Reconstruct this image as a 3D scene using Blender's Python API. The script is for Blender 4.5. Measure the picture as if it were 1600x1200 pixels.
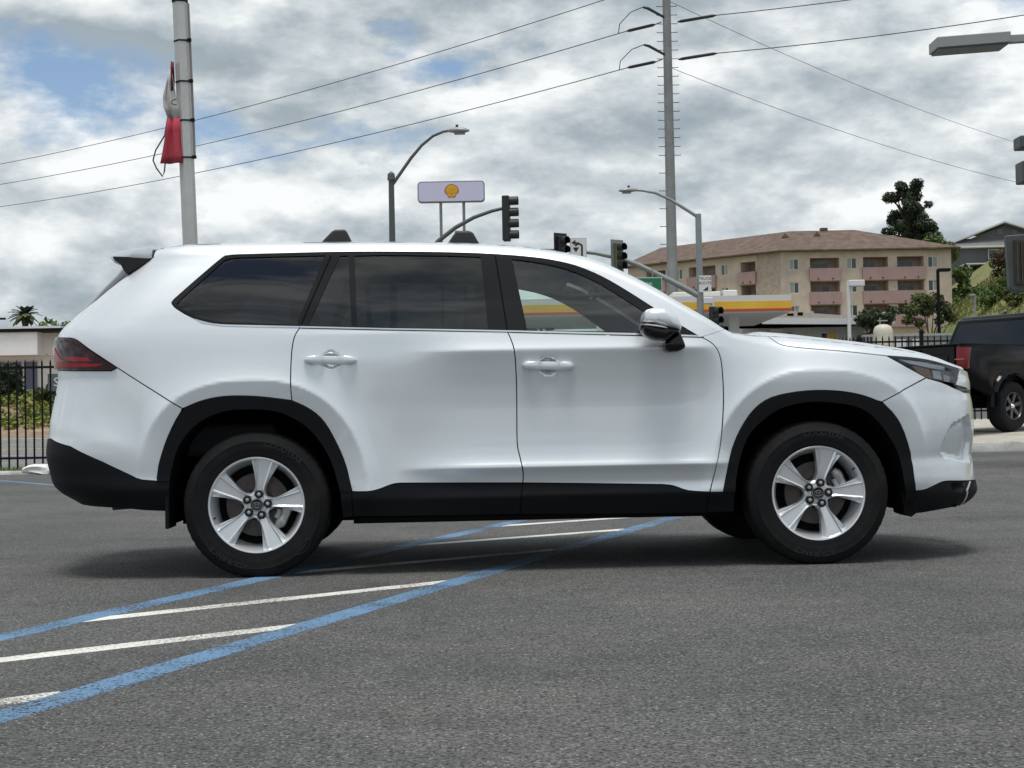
import bpy, bmesh, math, random
import numpy as np
from mathutils import Vector, Matrix
from mathutils.geometry import delaunay_2d_cdt
for o in list(bpy.data.objects): bpy.data.objects.remove(o)
scene = bpy.context.scene
R = math.radians
random.seed(7); rng = np.random.default_rng(11)

# ======================= camera =======================
cam_d = bpy.data.cameras.new('camera'); cam = bpy.data.objects.new('camera', cam_d); scene.collection.objects.link(cam)
cam_d.sensor_width = 36; cam_d.lens = 51.84; cam_d.clip_end = 6000; cam_d.clip_start = .05
_p, _r = R(1.3419), R(1.0713)
cam.matrix_world = Matrix.Translation((0, 0, .7996)) @ Matrix.Rotation(R(90)+_p, 4, 'X') @ Matrix.Rotation(-_r, 4, 'Z')
scene.camera = cam
scene.render.resolution_x, scene.render.resolution_y = 1024, 768

# ======================= world: cloudy sky =======================
SUN_EL, SUN_AZ = 79, 188            # degrees; azimuth clockwise from +Y
world = bpy.data.worlds.new('World'); scene.world = world; world.use_nodes = True
wn, wl = world.node_tree.nodes, world.node_tree.links
wn.clear()
def W(t, **k):
    n = wn.new(t)
    for a, b in k.items(): setattr(n, a, b)
    return n
sky = W('ShaderNodeTexSky', sky_type='NISHITA', sun_disc=False, sun_elevation=R(SUN_EL), sun_rotation=R(SUN_AZ), altitude=50, air_density=1.0, dust_density=.6, ozone_density=1.5)
tc = W('ShaderNodeTexCoord'); sep = W('ShaderNodeSeparateXYZ'); wl.new(tc.outputs['Generated'], sep.inputs[0])
def M(op, a, b=None, c=None, clamp=False):
    n = W('ShaderNodeMath', operation=op, use_clamp=clamp)
    for i, v in enumerate((a, b, c)):
        if v is None: continue
        if isinstance(v, (int, float)): n.inputs[i].default_value = v
        else: wl.new(v, n.inputs[i])
    return n.outputs[0]
comb = W('ShaderNodeCombineXYZ'); wl.new(sep.outputs['X'], comb.inputs[0]); wl.new(sep.outputs['Y'], comb.inputs[1]); wl.new(M('MULTIPLY', sep.outputs['Z'], 2.1), comb.inputs[2])
def NZ(scale, detail, rough, off=(0, 0, 0), dist=0.0, sc=(1, 1, 1)):
    m = W('ShaderNodeMapping'); m.inputs['Location'].default_value = off; m.inputs['Scale'].default_value = sc
    wl.new(comb.outputs[0], m.inputs['Vector'])
    n = W('ShaderNodeTexNoise'); n.inputs['Scale'].default_value = scale; n.inputs['Detail'].default_value = detail
    n.inputs['Roughness'].default_value = rough; n.inputs['Distortion'].default_value = dist
    wl.new(m.outputs[0], n.inputs['Vector']); return n.outputs[0]
def RAMP(v, stops):
    r = W('ShaderNodeValToRGB'); wl.new(v, r.inputs[0]); e = r.color_ramp.elements
    while len(e) < len(stops): e.new(.5)
    for k, (p, c) in zip(e, stops): k.position = p; k.color = (c, c, c, 1) if isinstance(c, (int, float)) else (*c, 1)
    r.color_ramp.interpolation = 'EASE' if False else 'LINEAR'
    return r.outputs[0]
SKO = (4.03, 7.1, 1.545)
nA = NZ(4.2, 13, .57, SKO, .05); nB = NZ(4.2, 13, .57, (SKO[0]-.008, SKO[1], SKO[2]+.04), .05)
hz = M('MULTIPLY', M('SUBTRACT', 1.0, M('MULTIPLY', M('ABSOLUTE', sep.outputs['Z']), 5.5), clamp=True), .22)   # denser towards the horizon
cover = RAMP(M('ADD', nA, hz), [(.365, 0), (.445, 1)])
relief = M('MULTIPLY', M('SUBTRACT', nA, nB), 5.0)                       # lit tops, grey undersides
big = RAMP(NZ(2.1, 4, .5, (1.3, 7.7, 3.1)), [(.32, .20), (.68, .74)])
lum = M('ADD', M('MULTIPLY', big, .62), M('ADD', relief, .16), clamp=True)
thick = RAMP(nA, [(.40, .20), (.60, 0.0)])
lum = M('ADD', lum, thick, clamp=True)
cloud = RAMP(lum, [(0, (2.45, 2.95, 3.35)), (.32, (3.45, 3.95, 4.3)), (.60, (4.95, 5.4, 5.65)), (1.0, (7.7, 7.9, 7.9))])
mixc = W('ShaderNodeMix', data_type='RGBA'); wl.new(cover, mixc.inputs[0]); wl.new(sky.outputs[0], mixc.inputs[6]); wl.new(cloud, mixc.inputs[7])
bg = W('ShaderNodeBackground'); bg.inputs[1].default_value = .1; wl.new(mixc.outputs[2], bg.inputs[0])
wo = W('ShaderNodeOutputWorld'); wl.new(bg.outputs[0], wo.inputs[0])

# ======================= sun =======================
sd = bpy.data.lights.new('sun', 'SUN'); sd.energy = 2.3; sd.angle = R(20); sd.color = (1, .96, .9)
sun = bpy.data.objects.new('sun', sd); scene.collection.objects.link(sun)
_d = Vector((math.sin(R(SUN_AZ))*math.cos(R(SUN_EL)), math.cos(R(SUN_AZ))*math.cos(R(SUN_EL)), math.sin(R(SUN_EL))))
sun.rotation_euler = (-_d).to_track_quat('-Z', 'Y').to_euler()
sun.location = _d*300
vs = scene.view_settings; vs.view_transform = 'Standard'; vs.look = 'None'; vs.exposure = 0.32; vs.gamma = 1

# ======================= helpers =======================
C = scene.collection
def mat(name, col, rough=.6, metal=0, var=0, vscale=3, bump=0, bscale=60, coat=0, spec=.5, emit=None, estr=0, detail=5, col2=None, vlo=.35, vhi=.65, bdist=.01, coordobj=True):
    m = bpy.data.materials.new(name); m.use_nodes = True; nt = m.node_tree; b = nt.nodes['Principled BSDF']
    b.inputs['Base Color'].default_value = (*col, 1); b.inputs['Roughness'].default_value = rough; b.inputs['Metallic'].default_value = metal
    b.inputs['Coat Weight'].default_value = coat; b.inputs['Coat Roughness'].default_value = .03; b.inputs['Specular IOR Level'].default_value = spec
    if emit: b.inputs['Emission Color'].default_value = (*emit, 1); b.inputs['Emission Strength'].default_value = estr
    if var or bump or col2:
        t = nt.nodes.new('ShaderNodeTexCoord')
    if var or col2:
        n = nt.nodes.new('ShaderNodeTexNoise'); n.inputs['Scale'].default_value = vscale; n.inputs['Detail'].default_value = detail; n.inputs['Roughness'].default_value = .65
        nt.links.new(t.outputs['Object'], n.inputs['Vector'])
        r = nt.nodes.new('ShaderNodeValToRGB'); nt.links.new(n.outputs[0], r.inputs[0])
        c1 = tuple(c*(1-var) for c in col); c2 = col2 or tuple(min(1, c*(1+var)) for c in col)
        r.color_ramp.elements[0].color = (*(col if col2 else c1), 1); r.color_ramp.elements[1].color = (*c2, 1)
        r.color_ramp.elements[0].position = vlo; r.color_ramp.elements[1].position = vhi
        nt.links.new(r.outputs[0], b.inputs['Base Color'])
    if bump:
        n2 = nt.nodes.new('ShaderNodeTexNoise'); n2.inputs['Scale'].default_value = bscale; n2.inputs['Detail'].default_value = 4
        nt.links.new(t.outputs['Object'], n2.inputs['Vector'])
        bp = nt.nodes.new('ShaderNodeBump'); bp.inputs['Strength'].default_value = bump; bp.inputs['Distance'].default_value = bdist
        nt.links.new(n2.outputs[0], bp.inputs['Height']); nt.links.new(bp.outputs[0], b.inputs['Normal'])
    return m
def glass_mat(name, tint, ior=1.5, rough=0.0):
    m = bpy.data.materials.new(name); m.use_nodes = True; nt = m.node_tree; nt.nodes.clear()
    o = nt.nodes.new('ShaderNodeOutputMaterial'); tr = nt.nodes.new('ShaderNodeBsdfTransparent'); gl = nt.nodes.new('ShaderNodeBsdfGlossy')
    fr = nt.nodes.new('ShaderNodeFresnel'); mx = nt.nodes.new('ShaderNodeMixShader')
    tr.inputs[0].default_value = (*tint, 1); gl.inputs['Roughness'].default_value = rough; gl.inputs[0].default_value = (1, 1, 1, 1); fr.inputs[0].default_value = ior
    nt.links.new(fr.outputs[0], mx.inputs[0]); nt.links.new(tr.outputs[0], mx.inputs[1]); nt.links.new(gl.outputs[0], mx.inputs[2]); nt.links.new(mx.outputs[0], o.inputs[0])
    return m
class MB:
    def __init__(s): s.v = []; s.f = []
    def add(s, v, f):
        n = len(s.v); s.v += [tuple(map(float, p)) for p in v]; s.f += [tuple(i+n for i in q) for q in f]; return s
    def box(s, c, d, rz=0):
        a, b, e = d[0]/2, d[1]/2, d[2]/2; co, si = math.cos(rz), math.sin(rz); v = []
        for x, y, z in ((-a, -b, -e), (a, -b, -e), (a, b, -e), (-a, b, -e), (-a, -b, e), (a, -b, e), (a, b, e), (-a, b, e)):
            v.append((c[0]+x*co-y*si, c[1]+x*si+y*co, c[2]+z))
        return s.add(v, [(0, 3, 2, 1), (4, 5, 6, 7), (0, 1, 5, 4), (1, 2, 6, 5), (2, 3, 7, 6), (3, 0, 4, 7)])
    def bb(s, x0, x1, y0, y1, z0, z1): return s.box(((x0+x1)/2, (y0+y1)/2, (z0+z1)/2), (x1-x0, y1-y0, z1-z0))
    def tube(s, pts, r, n=8, cap=True):
        pts = [Vector(p) for p in pts]; rs = r if isinstance(r, (list, tuple)) else [r]*len(pts); V = []; prev = None
        for i, p in enumerate(pts):
            t = (pts[min(i+1, len(pts)-1)]-pts[max(i-1, 0)]).normalized()
            u = prev if prev is not None else (Vector((0, 0, 1)) if abs(t.z) < .9 else Vector((1, 0, 0)))
            a = t.cross(u).normalized() if prev is None else (prev-t*prev.dot(t)).normalized(); prev = a; b = t.cross(a)
            for k in range(n):
                q = 2*math.pi*(k+.5)/n; V.append(p+a*(rs[i]*math.cos(q))+b*(rs[i]*math.sin(q)))
        F = []
        for i in range(len(pts)-1):
            for k in range(n): F.append((i*n+k, i*n+(k+1) % n, (i+1)*n+(k+1) % n, (i+1)*n+k))
        if cap: F += [tuple(range(n))[::-1], tuple((len(pts)-1)*n+k for k in range(n))]
        return s.add(V, F)
    def prism(s, poly, y0, y1, axes=(0, 1, 2)):
        """extrude 2D poly (a,b) along third axis; axes = position of (a, depth, b)"""
        n = len(poly); V = []
        for d in (y0, y1):
            for a, b in poly:
                p = [0, 0, 0]; p[axes[0]] = a; p[axes[1]] = d; p[axes[2]] = b; V.append(p)
        F = [tuple(range(n)), tuple(range(2*n-1, n-1, -1))] + [(k, n+k, n+(k+1) % n, (k+1) % n) for k in range(n)]
        return s.add(V, F)
    def lathe(s, prof, n=48, axis='y', c=(0, 0, 0), close=False):
        V = []; m = len(prof)
        for k in range(n):
            q = 2*math.pi*k/n
            for r, h in prof:
                x, z = r*math.cos(q), r*math.sin(q)
                V.append({'y': (c[0]+x, c[1]+h, c[2]+z), 'z': (c[0]+x, c[1]+z, c[2]+h), 'x': (c[0]+h, c[1]+x, c[2]+z)}[axis])
        F = []
        for k in range(n):
            k2 = (k+1) % n
            for j in range(m-1): F.append((k*m+j, k*m+j+1, k2*m+j+1, k2*m+j))
        return s.add(V, F)
    def mesh(s, name='m', fix=True, bevel=0, bseg=1):
        me = bpy.data.meshes.new(name); me.from_pydata(s.v, [], s.f)
        if fix or bevel:
            bm = bmesh.new(); bm.from_mesh(me)
            if bevel:
                bmesh.ops.recalc_face_normals(bm, faces=bm.faces)
                ed = [e for e in bm.edges if len(e.link_faces) == 2 and e.calc_face_angle(0) > .6]
                bmesh.ops.bevel(bm, geom=ed, offset=bevel, segments=bseg, profile=.6, affect='EDGES', clamp_overlap=True)
            bmesh.ops.recalc_face_normals(bm, faces=bm.faces); bm.to_mesh(me); bm.free()
        me.validate(); return me
def obj(name, mb, m, parent=None, smooth=None, bevel=0, bseg=1, fix=True, loc=None):
    me = mb.mesh(name, fix, bevel, bseg) if isinstance(mb, MB) else mb
    if m is not None and not me.materials: me.materials.append(m)
    if smooth:
        for p in me.polygons: p.use_smooth = True
        me.set_sharp_from_angle(angle=R(smooth))
    o = bpy.data.objects.new(name, me); C.objects.link(o); o.parent = parent
    if loc: o.location = loc
    return o
def tag(o, label, cat, group=None):
    o['label'] = label; o['category'] = cat
    if group: o['group'] = group
    return o
def thing(name, label, cat, loc=(0, 0, 0), rz=0, group=None):
    o = bpy.data.objects.new(name, None); C.objects.link(o); o.location = loc; o.rotation_euler = (0, 0, rz); o.empty_display_size = .1
    return tag(o, label, cat, group)
def struct(name, mb, m, kind='structure', **k):
    o = obj(name, mb, m, **k); o['kind'] = kind; return o
def text_mesh(txt, size, m=None, depth=0.0, align='CENTER'):
    cu = bpy.data.curves.new('t', 'FONT'); cu.body = txt; cu.size = size; cu.align_x = align; cu.align_y = 'CENTER'; cu.extrude = depth; cu.resolution_u = 2
    o = bpy.data.objects.new('t', cu); C.objects.link(o); dg = bpy.context.evaluated_depsgraph_get()
    me = bpy.data.meshes.new_from_object(o.evaluated_get(dg)); bpy.data.objects.remove(o); bpy.data.curves.remove(cu)
    return me

# ======================= ground, street, kerbs, markings =======================
def asphalt(name, lo, hi, speck=.36, scale=1.0):
    m = bpy.data.materials.new(name); m.use_nodes = True; nt = m.node_tree; b = nt.nodes['Principled BSDF']; L = nt.links.new
    t = nt.nodes.new('ShaderNodeTexCoord')
    def nz(s, d, r=.6):
        n = nt.nodes.new('ShaderNodeTexNoise'); n.inputs['Scale'].default_value = s*scale; n.inputs['Detail'].default_value = d; n.inputs['Roughness'].default_value = r
        L(t.outputs['Object'], n.inputs['Vector']); return n.outputs[0]
    def ramp(v, p0, c0, p1, c1):
        r = nt.nodes.new('ShaderNodeValToRGB'); L(v, r.inputs[0]); e = r.color_ramp.elements
        e[0].position, e[1].position = p0, p1; e[0].color = (*c0, 1); e[1].color = (*c1, 1); return r.outputs[0]
    def mix(bl, f, a, c):
        x = nt.nodes.new('ShaderNodeMix'); x.data_type = 'RGBA'; x.blend_type = bl
        if isinstance(f, float): x.inputs[0].default_value = f
        else: L(f, x.inputs[0])
        L(a, x.inputs[6]); L(c, x.inputs[7]) if not isinstance(c, tuple) else setattr(x.inputs[7], 'default_value', (*c, 1)); return x.outputs[2]
    big = ramp(nz(.45, 5), .3, lo, .7, hi)
    mid = ramp(nz(5, 4), .3, (.86,)*3, .72, (1.12,)*3)
    gra = ramp(nz(80, 3, .8), .36, (.15,)*3, .66, (1.95,)*3); gr2 = ramp(nz(26, 4, .75), .34, (.66,)*3, .68, (1.36,)*3)
    c = mix('MULTIPLY', 1.0, big, mid); c = mix('MULTIPLY', 1.0, c, gra); c = mix('MULTIPLY', 1.0, c, gr2)
    v = nt.nodes.new('ShaderNodeTexVoronoi'); v.inputs['Scale'].default_value = 60*scale; L(t.outputs['Object'], v.inputs['Vector'])
    st = ramp(v.outputs['Distance'], .14, (1,)*3, .26, (0,)*3)
    sel = ramp(v.outputs['Color'], .62, (0,)*3, .70, (1,)*3)
    f = mix('MULTIPLY', 1.0, st, sel)
    c = mix('MIX', f, c, (speck, speck*.97, speck*.92))
    v2 = nt.nodes.new('ShaderNodeTexVoronoi'); v2.inputs['Scale'].default_value = 26*scale; L(t.outputs['Object'], v2.inputs['Vector'])
    pit = mix('MULTIPLY', 1.0, ramp(v2.outputs['Distance'], .16, (1,)*3, .26, (0,)*3), ramp(v2.outputs['Color'], .74, (0,)*3, .78, (1,)*3)); c = mix('MIX', pit, c, (.03, .03, .03))
    br = ramp(nz(.9, 4, .6), .45, (1, 1, 1), .75, (1.05, 1.01, .96)); c = mix('MULTIPLY', 1.0, c, br)
    # oil spots / tyre marks
    sp = ramp(nz(1.7, 6, .7), .58, (1,)*3, .70, (.66,)*3); c = mix('MULTIPLY', .8, c, sp)
    L(c, b.inputs['Base Color']); b.inputs['Roughness'].default_value = .85; b.inputs['Specular IOR Level'].default_value = .3
    bp = nt.nodes.new('ShaderNodeBump'); bp.inputs['Strength'].default_value = .9; bp.inputs['Distance'].default_value = .008
    L(nz(110, 3, .7), bp.inputs['Height']); L(bp.outputs[0], b.inputs['Normal'])
    return m
def road_paint(name, col, wear=.52):
    m = mat(name, col, .75); nt = m.node_tree; b = nt.nodes['Principled BSDF']; L = nt.links.new
    t = nt.nodes.new('ShaderNodeTexCoord'); n = nt.nodes.new('ShaderNodeTexNoise'); n.inputs['Scale'].default_value = 70; n.inputs['Detail'].default_value = 5; n.inputs['Roughness'].default_value = .75
    L(t.outputs['Object'], n.inputs['Vector'])
    n2 = nt.nodes.new('ShaderNodeTexNoise'); n2.inputs['Scale'].default_value = 2.2; n2.inputs['Detail'].default_value = 3; L(t.outputs['Object'], n2.inputs['Vector'])
    ad = nt.nodes.new('ShaderNodeMath'); ad.operation = 'MULTIPLY_ADD'; L(n2.outputs[0], ad.inputs[0]); ad.inputs[1].default_value = .35; L(n.outputs[0], ad.inputs[2])
    r = nt.nodes.new('ShaderNodeValToRGB'); L(n2.outputs[0], r.inputs[0]); e = r.color_ramp.elements
    e[0].position, e[1].position = .3, .7; e[0].color = (*[c*.80+.02 for c in col], 1); e[1].color = (*[min(.9, c*1.12) for c in col], 1)
    L(r.outputs[0], b.inputs['Base Color'])
    rw = nt.nodes.new('ShaderNodeValToRGB'); L(ad.outputs[0], rw.inputs[0]); e = rw.color_ramp.elements; e[0].position, e[1].position = wear-.03, wear+.05; e[0].color = (0, 0, 0, 1); e[1].color = (1, 1, 1, 1)
    L(rw.outputs[0], b.inputs['Alpha'])                                  # worn through to the asphalt
    bp = nt.nodes.new('ShaderNodeBump'); bp.inputs['Strength'].default_value = .5; bp.inputs['Distance'].default_value = .005; L(n.outputs[0], bp.inputs['Height']); L(bp.outputs[0], b.inputs['Normal'])
    return m
M_LOT = asphalt('lot_asphalt', (.069, .071, .072), (.122, .122, .120))
M_STREET = asphalt('street_asphalt', (.15, .15, .155), (.21, .21, .21), .3)
M_BLUE = road_paint('blue_paint', (.105, .205, .335), .615); M_WHITE = road_paint('white_paint', (.66, .65, .61), .59)
M_CONC = mat('concrete', (.42, .39, .34), .85, var=.16, vscale=2.5, bump=.3, bscale=40)
M_KERB = mat('kerb_concrete', (.36, .36, .34), .85, var=.25, vscale=3, bump=.4, bscale=30)
M_DIRT = mat('dry_soil', (.26, .19, .13), .95, var=.3, vscale=.8, bump=.5, bscale=8)
def ss(a, b, v):
    t = min(1, max(0, (v-a)/(b-a))); return t*t*(3-2*t)
def sheet(xs, ys, hf):
    mb = MB(); nx = len(xs)
    mb.v = [(x, y, hf(x, y)) for y in ys for x in xs]
    mb.f = [(j*nx+i, j*nx+i+1, (j+1)*nx+i+1, (j+1)*nx+i) for j in range(len(ys)-1) for i in range(nx-1)]
    return mb
lot_z = lambda x, y: .147*ss(12, 22.5, y)*ss(1, 6, x)
KY = lambda x: 25.2-2.3*ss(2.5, 4.5, x)          # kerb line
xs = [-90, -60, -40, -25, -15, -10, -6, -3, -1, 0, 1, 1.5, 2, 2.5, 3, 3.5, 4, 4.5, 5, 5.5, 6, 8, 12, 20, 40, 60, 90]
mb = MB(); ts = [0, .3, .6, .72, .76, .8, .84, .88, .92, .96, 1.0]
mb = MB(); nx = len(xs); y0 = -110
mb.v = [(x, y0+(KY(x)+.05-y0)*t, lot_z(x, y0+(KY(x)+.05-y0)*t)) for t in ts for x in xs]
mb.f = [(j*nx+i, j*nx+i+1, (j+1)*nx+i+1, (j+1)*nx+i) for j in range(len(ts)-1) for i in range(nx-1)]
struct('parking_lot', mb, M_LOT, fix=False, smooth=60)
struct('ground', sheet([-3000, -600, 600, 3000], [-3000, -600, 600, 3000], lambda x, y: -.30), mat('far_ground', (.16, .15, .13), .9, var=.2, vscale=.02), fix=False)
def strip(a, b, w, z=.004):
    a, b = Vector((*a, 0)), Vector((*b, 0)); d = (b-a); n = max(2, int(d.length/.12)); t = d.normalized(); q = Vector((-t.y, t.x, 0)); mb = MB(); V = []
    for i in range(n+1):
        p = a+d*i/n; l, r = (w/2+random.uniform(-.005, .005) for _ in (0, 1))
        for s, zz_ in ((-l-.004, -.001), (-l, z), (r, z), (r+.004, -.001)):
            e = p+q*s; V.append((e.x, e.y, lot_z(e.x, e.y)+zz_))
    return mb.add(V, [(4*i+k, 4*i+4+k, 4*i+5+k, 4*i+1+k) for i in range(n) for k in range(3)])
def line(name, a, b, w, m, z): struct(name, strip(a, b, w, z), m, fix=True)
line('painted_line', (-2.55, .98), (3.6, 18.2), .122, M_BLUE, .0026)
line('painted_line', (-3.4, 1.45), (.9, 14.1), .12, M_BLUE, .0026)
for a, b in (((-2.75, 3.40), (-1.36, 4.44)), ((-2.25, 4.74), (-.84, 5.85)), ((-1.84, 6.06), (-.30, 7.34)), ((-1.27, 7.83), (.25, 8.97)), ((-.74, 9.41), (.80, 10.48)), ((-.15, 11.0), (1.35, 12.02)), ((.40, 12.5), (1.88, 13.5))):
    line('painted_line', a, b, .098, M_WHITE, .0012)
line('painted_line', (-9.6, 25.1), (-5.2, 18.7), .11, M_BLUE, .0026)
line('painted_line', (-14.5, 25.1), (-10.1, 18.7), .11, M_BLUE, .0026)
# kerb and the raised pad behind it
def pad_z(x, y):
    t = ss(2.5, 4.5, x); return .15*(1-t)+t*(.306+.13*ss(22.9, 24.6, y)+.15*ss(25, 33, y)) - (1-t)*.1*ss(25.4, 26.3, y)
kx = [-60, -30, -15, -12.4, -9.4, -6.4, -3.4, -.4, 2.2, 2.5, 2.8, 3.1, 3.4, 3.7, 4.0, 4.3, 4.6, 5.2, 8.2, 11.2, 14.2, 17.2, 20.2, 40, 60]
mb = MB(); V = []
for x in kx:
    y = KY(x); z0 = lot_z(x, y); zt = z0+.06+.095*ss(2.5, 4.5, x)
    V += [(x, y, z0-.1), (x, y+.004, z0), (x, y+.025, zt-.02), (x, y+.05, zt), (x, y+.17, zt+.004), (x, y+.17, zt-.2)]
F = []
for i in range(len(kx)-1):
    for k in range(5): F.append((i*6+k, i*6+k+6, i*6+k+7, i*6+k+1))
struct('kerb', mb.add(V, F), M_KERB, smooth=50)
gy = [0, .02, .05, .1, .15, .25, .4, .6, .8, 1.0]
mb = MB(); V = []; n = len(gy)
for x in [v for v in kx if v >= 2.8]:
    for t in gy:
        y = KY(x)+.17+t*12.5; V.append((x, y, pad_z(x, y)-.004 if y < 33 else pad_z(x, 33)-.004))
m_ = len(V)//n; F = [(i*n+k, (i+1)*n+k, (i+1)*n+k+1, i*n+k+1) for i in range(m_-1) for k in range(n-1)]
struct('display_pad', mb.add(V, F), M_CONC, smooth=50)
M_GRASSB = mat('turf', (.10, .15, .035), .95, var=.45, vscale=4, bump=.6, bscale=50)
struct('verge', sheet([-90, -40, -15, -8, 0, 2.8], [25.37, 25.7, 26.0, 26.4], lambda x, y: .05-.05*ss(25.6, 26.4, y)), M_GRASSB, fix=False, smooth=60)
struct('street', sheet([-220, -60, -20, 0, 20, 60, 220], [26.4, 40, 60, 86], lambda x, y: -.006-.10*ss(2, 8, x)), M_STREET, fix=False)
for k, (y, w, c) in enumerate(((55, .3, (.55, .40, .06)), (55.6, .3, (.55, .40, .06)))):
    struct('painted_line', MB().add([(-200, y, .0), (-4, y, .0), (-4, y+w, .0), (-200, y+w, .0)], [(0, 1, 2, 3)]), mat('yellow_line', c, .8, var=.2, vscale=2), fix=False)
for y in (42, 70):
    for x in range(-80, -8, 9):
        struct('painted_line', MB().add([(x, y, 0), (x+3, y, 0), (x+3, y+.25, 0), (x, y+.25, 0)], [(0, 1, 2, 3)]), M_WHITE, fix=False)
# grass blades on the verge
mb = MB(); V = []; F = []
for i in range(5200):
    x = random.uniform(-15, -6.5); y = random.uniform(25.42, 26.3); z = .05-.05*ss(25.6, 26.4, y); h = random.uniform(.04, .11); a = random.uniform(0, 6.28); w = .008; lx, ly = random.uniform(-.04, .04), random.uniform(-.04, .04)
    k = len(V); V += [(x-w*math.cos(a), y-w*math.sin(a), z-.01), (x+w*math.cos(a), y+w*math.sin(a), z-.01), (x+lx, y+ly, z+h)]; F.append((k, k+1, k+2))
g = struct('grass', mb.add(V, F), mat('grass_blades', (.12, .19, .04), .8, var=.4, vscale=2), kind='stuff', fix=False)
tag(g, 'thin strip of short grass under the black picket fence', 'grass')

# ---------- SUV body surface: plan curves per height, in car coordinates (x forward, y left, z up, metres) ----------
def _spl(kn, v):
    """smooth interpolation through knots (monotone-ish cubic Hermite)"""
    k = np.array(kn, float); x, y = k[:, 0], k[:, 1]
    d = np.diff(y)/np.diff(x); m = np.zeros(len(x)); m[0], m[-1] = d[0], d[-1]
    for i in range(1, len(x)-1):
        m[i] = 0 if d[i-1]*d[i] <= 0 else 2*d[i-1]*d[i]/(d[i-1]+d[i])
    v = np.clip(v, x[0], x[-1]); i = np.clip(np.searchsorted(x, v)-1, 0, len(x)-2)
    h = x[i+1]-x[i]; t = (v-x[i])/h
    return (y[i]*(1+2*t)*(1-t)**2 + h*m[i]*t*(1-t)**2 + y[i+1]*t*t*(3-2*t) + h*m[i+1]*t*t*(t-1))
def sstep(a, b, v):
    t = np.clip((v-a)/(b-a), 0, 1); return t*t*(3-2*t)
ZF = np.arange(0.10, 1.90, 0.001)
def _prof(groups, sig=0.0035):
    y = np.zeros_like(ZF); 
    for g in groups:
        m = (ZF >= g[0][0]) & (ZF <= g[-1][0]); y[m] = _spl(g, ZF[m])
    y[ZF < groups[0][0][0]] = groups[0][0][1]; y[ZF > groups[-1][-1][0]] = groups[-1][-1][1]
    k = np.exp(-0.5*(np.arange(-30, 31)*0.001/sig)**2); k /= k.sum()
    return np.convolve(np.pad(y, 30, mode='edge'), k, 'valid')
GH = [(1.255, .945), (1.40, .893), (1.55, .832), (1.66, .785), (1.80, .722)]
P_DOOR = _prof([[(.10, .82), (.22, .885), (.285, .918), (.392, .964)], [(.392, .964), (.455, .950), (.50, .960), (.548, .988)],
                [(.548, .988), (.58, .972), (.615, .9625), (.66, .957), (.75, .953), (.85, .952), (.95, .956), (1.07, .969), (1.158, .983)],
                [(1.158, .983), (1.20, .965), (1.255, .945)], GH])
P_PLAIN = _prof([[(.10, .84), (.22, .90), (.285, .928), (.392, .958)], [(.392, .958), (.50, .952), (.68, .948), (.85, .950), (1.0, .955), (1.10, .957), (1.20, .950), (1.255, .945)], GH])
P_QUART = _prof([[(.10, .80), (.22, .865), (.32, .905), (.47, .955)], [(.47, .955), (.54, .950), (.62, .951), (.80, .950), (.92, .948), (1.05, .942), (1.18, .932), (1.255, .922), (1.36, .895), (1.52, .838), (1.66, .780), (1.80, .715)]])
P_FEND = _prof([[(.10, .84), (.22, .90), (.30, .93), (.45, .952), (.60, .952), (.80, .948), (.95, .938), (1.05, .922), (1.12, .902), (1.20, .862), (1.26, .82), (1.40, .74), (1.80, .6)]])
def base_w(x, z):
    zi = (z-ZF[0])/0.001
    f = lambda p: np.interp(z, ZF, p)
    a = sstep(-.78, -.30, x)*(1-sstep(.78, 1.08, x))
    d = f(P_PLAIN)*(1-a) + f(P_DOOR)*a
    q = 1-sstep(-1.55, -.85, x); e = sstep(.85, 1.35, x)
    return d*(1-q)*(1-e) + f(P_QUART)*q + f(P_FEND)*e*(1-q)
WC = 1.475; WZ = 0.375
def arch_rho(x, z):
    dx = np.abs(x)-WC; dz = z-WZ
    n = np.where(dx > 0, 2.7, 2.25); a = np.where(dx > 0, .522, .499); dx = np.abs(dx)
    up = ((dx/a)**n + (np.abs(dz)/.556)**n)**(1/n)
    return np.where(dz > 0, up, dx/a)
def flare(x, z):
    r = arch_rho(x, z)
    a = 1.02 - .45*(1.17-np.maximum(r, .8))/.17; b = np.exp(-np.clip(r-1.17, -.3, 3)/.15)
    f = -np.log(np.exp(-a*55)+np.exp(-b*55))/55
    lo = sstep(.30, .42, z)
    return .034*f*lo*sstep(1.9, 1.5, r)
DZ, DS = .005, .008
ZT = np.arange(0.14, 1.79, DZ)
ST = np.arange(-3.6, 3.4, DS)
class Surf: pass
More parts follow.
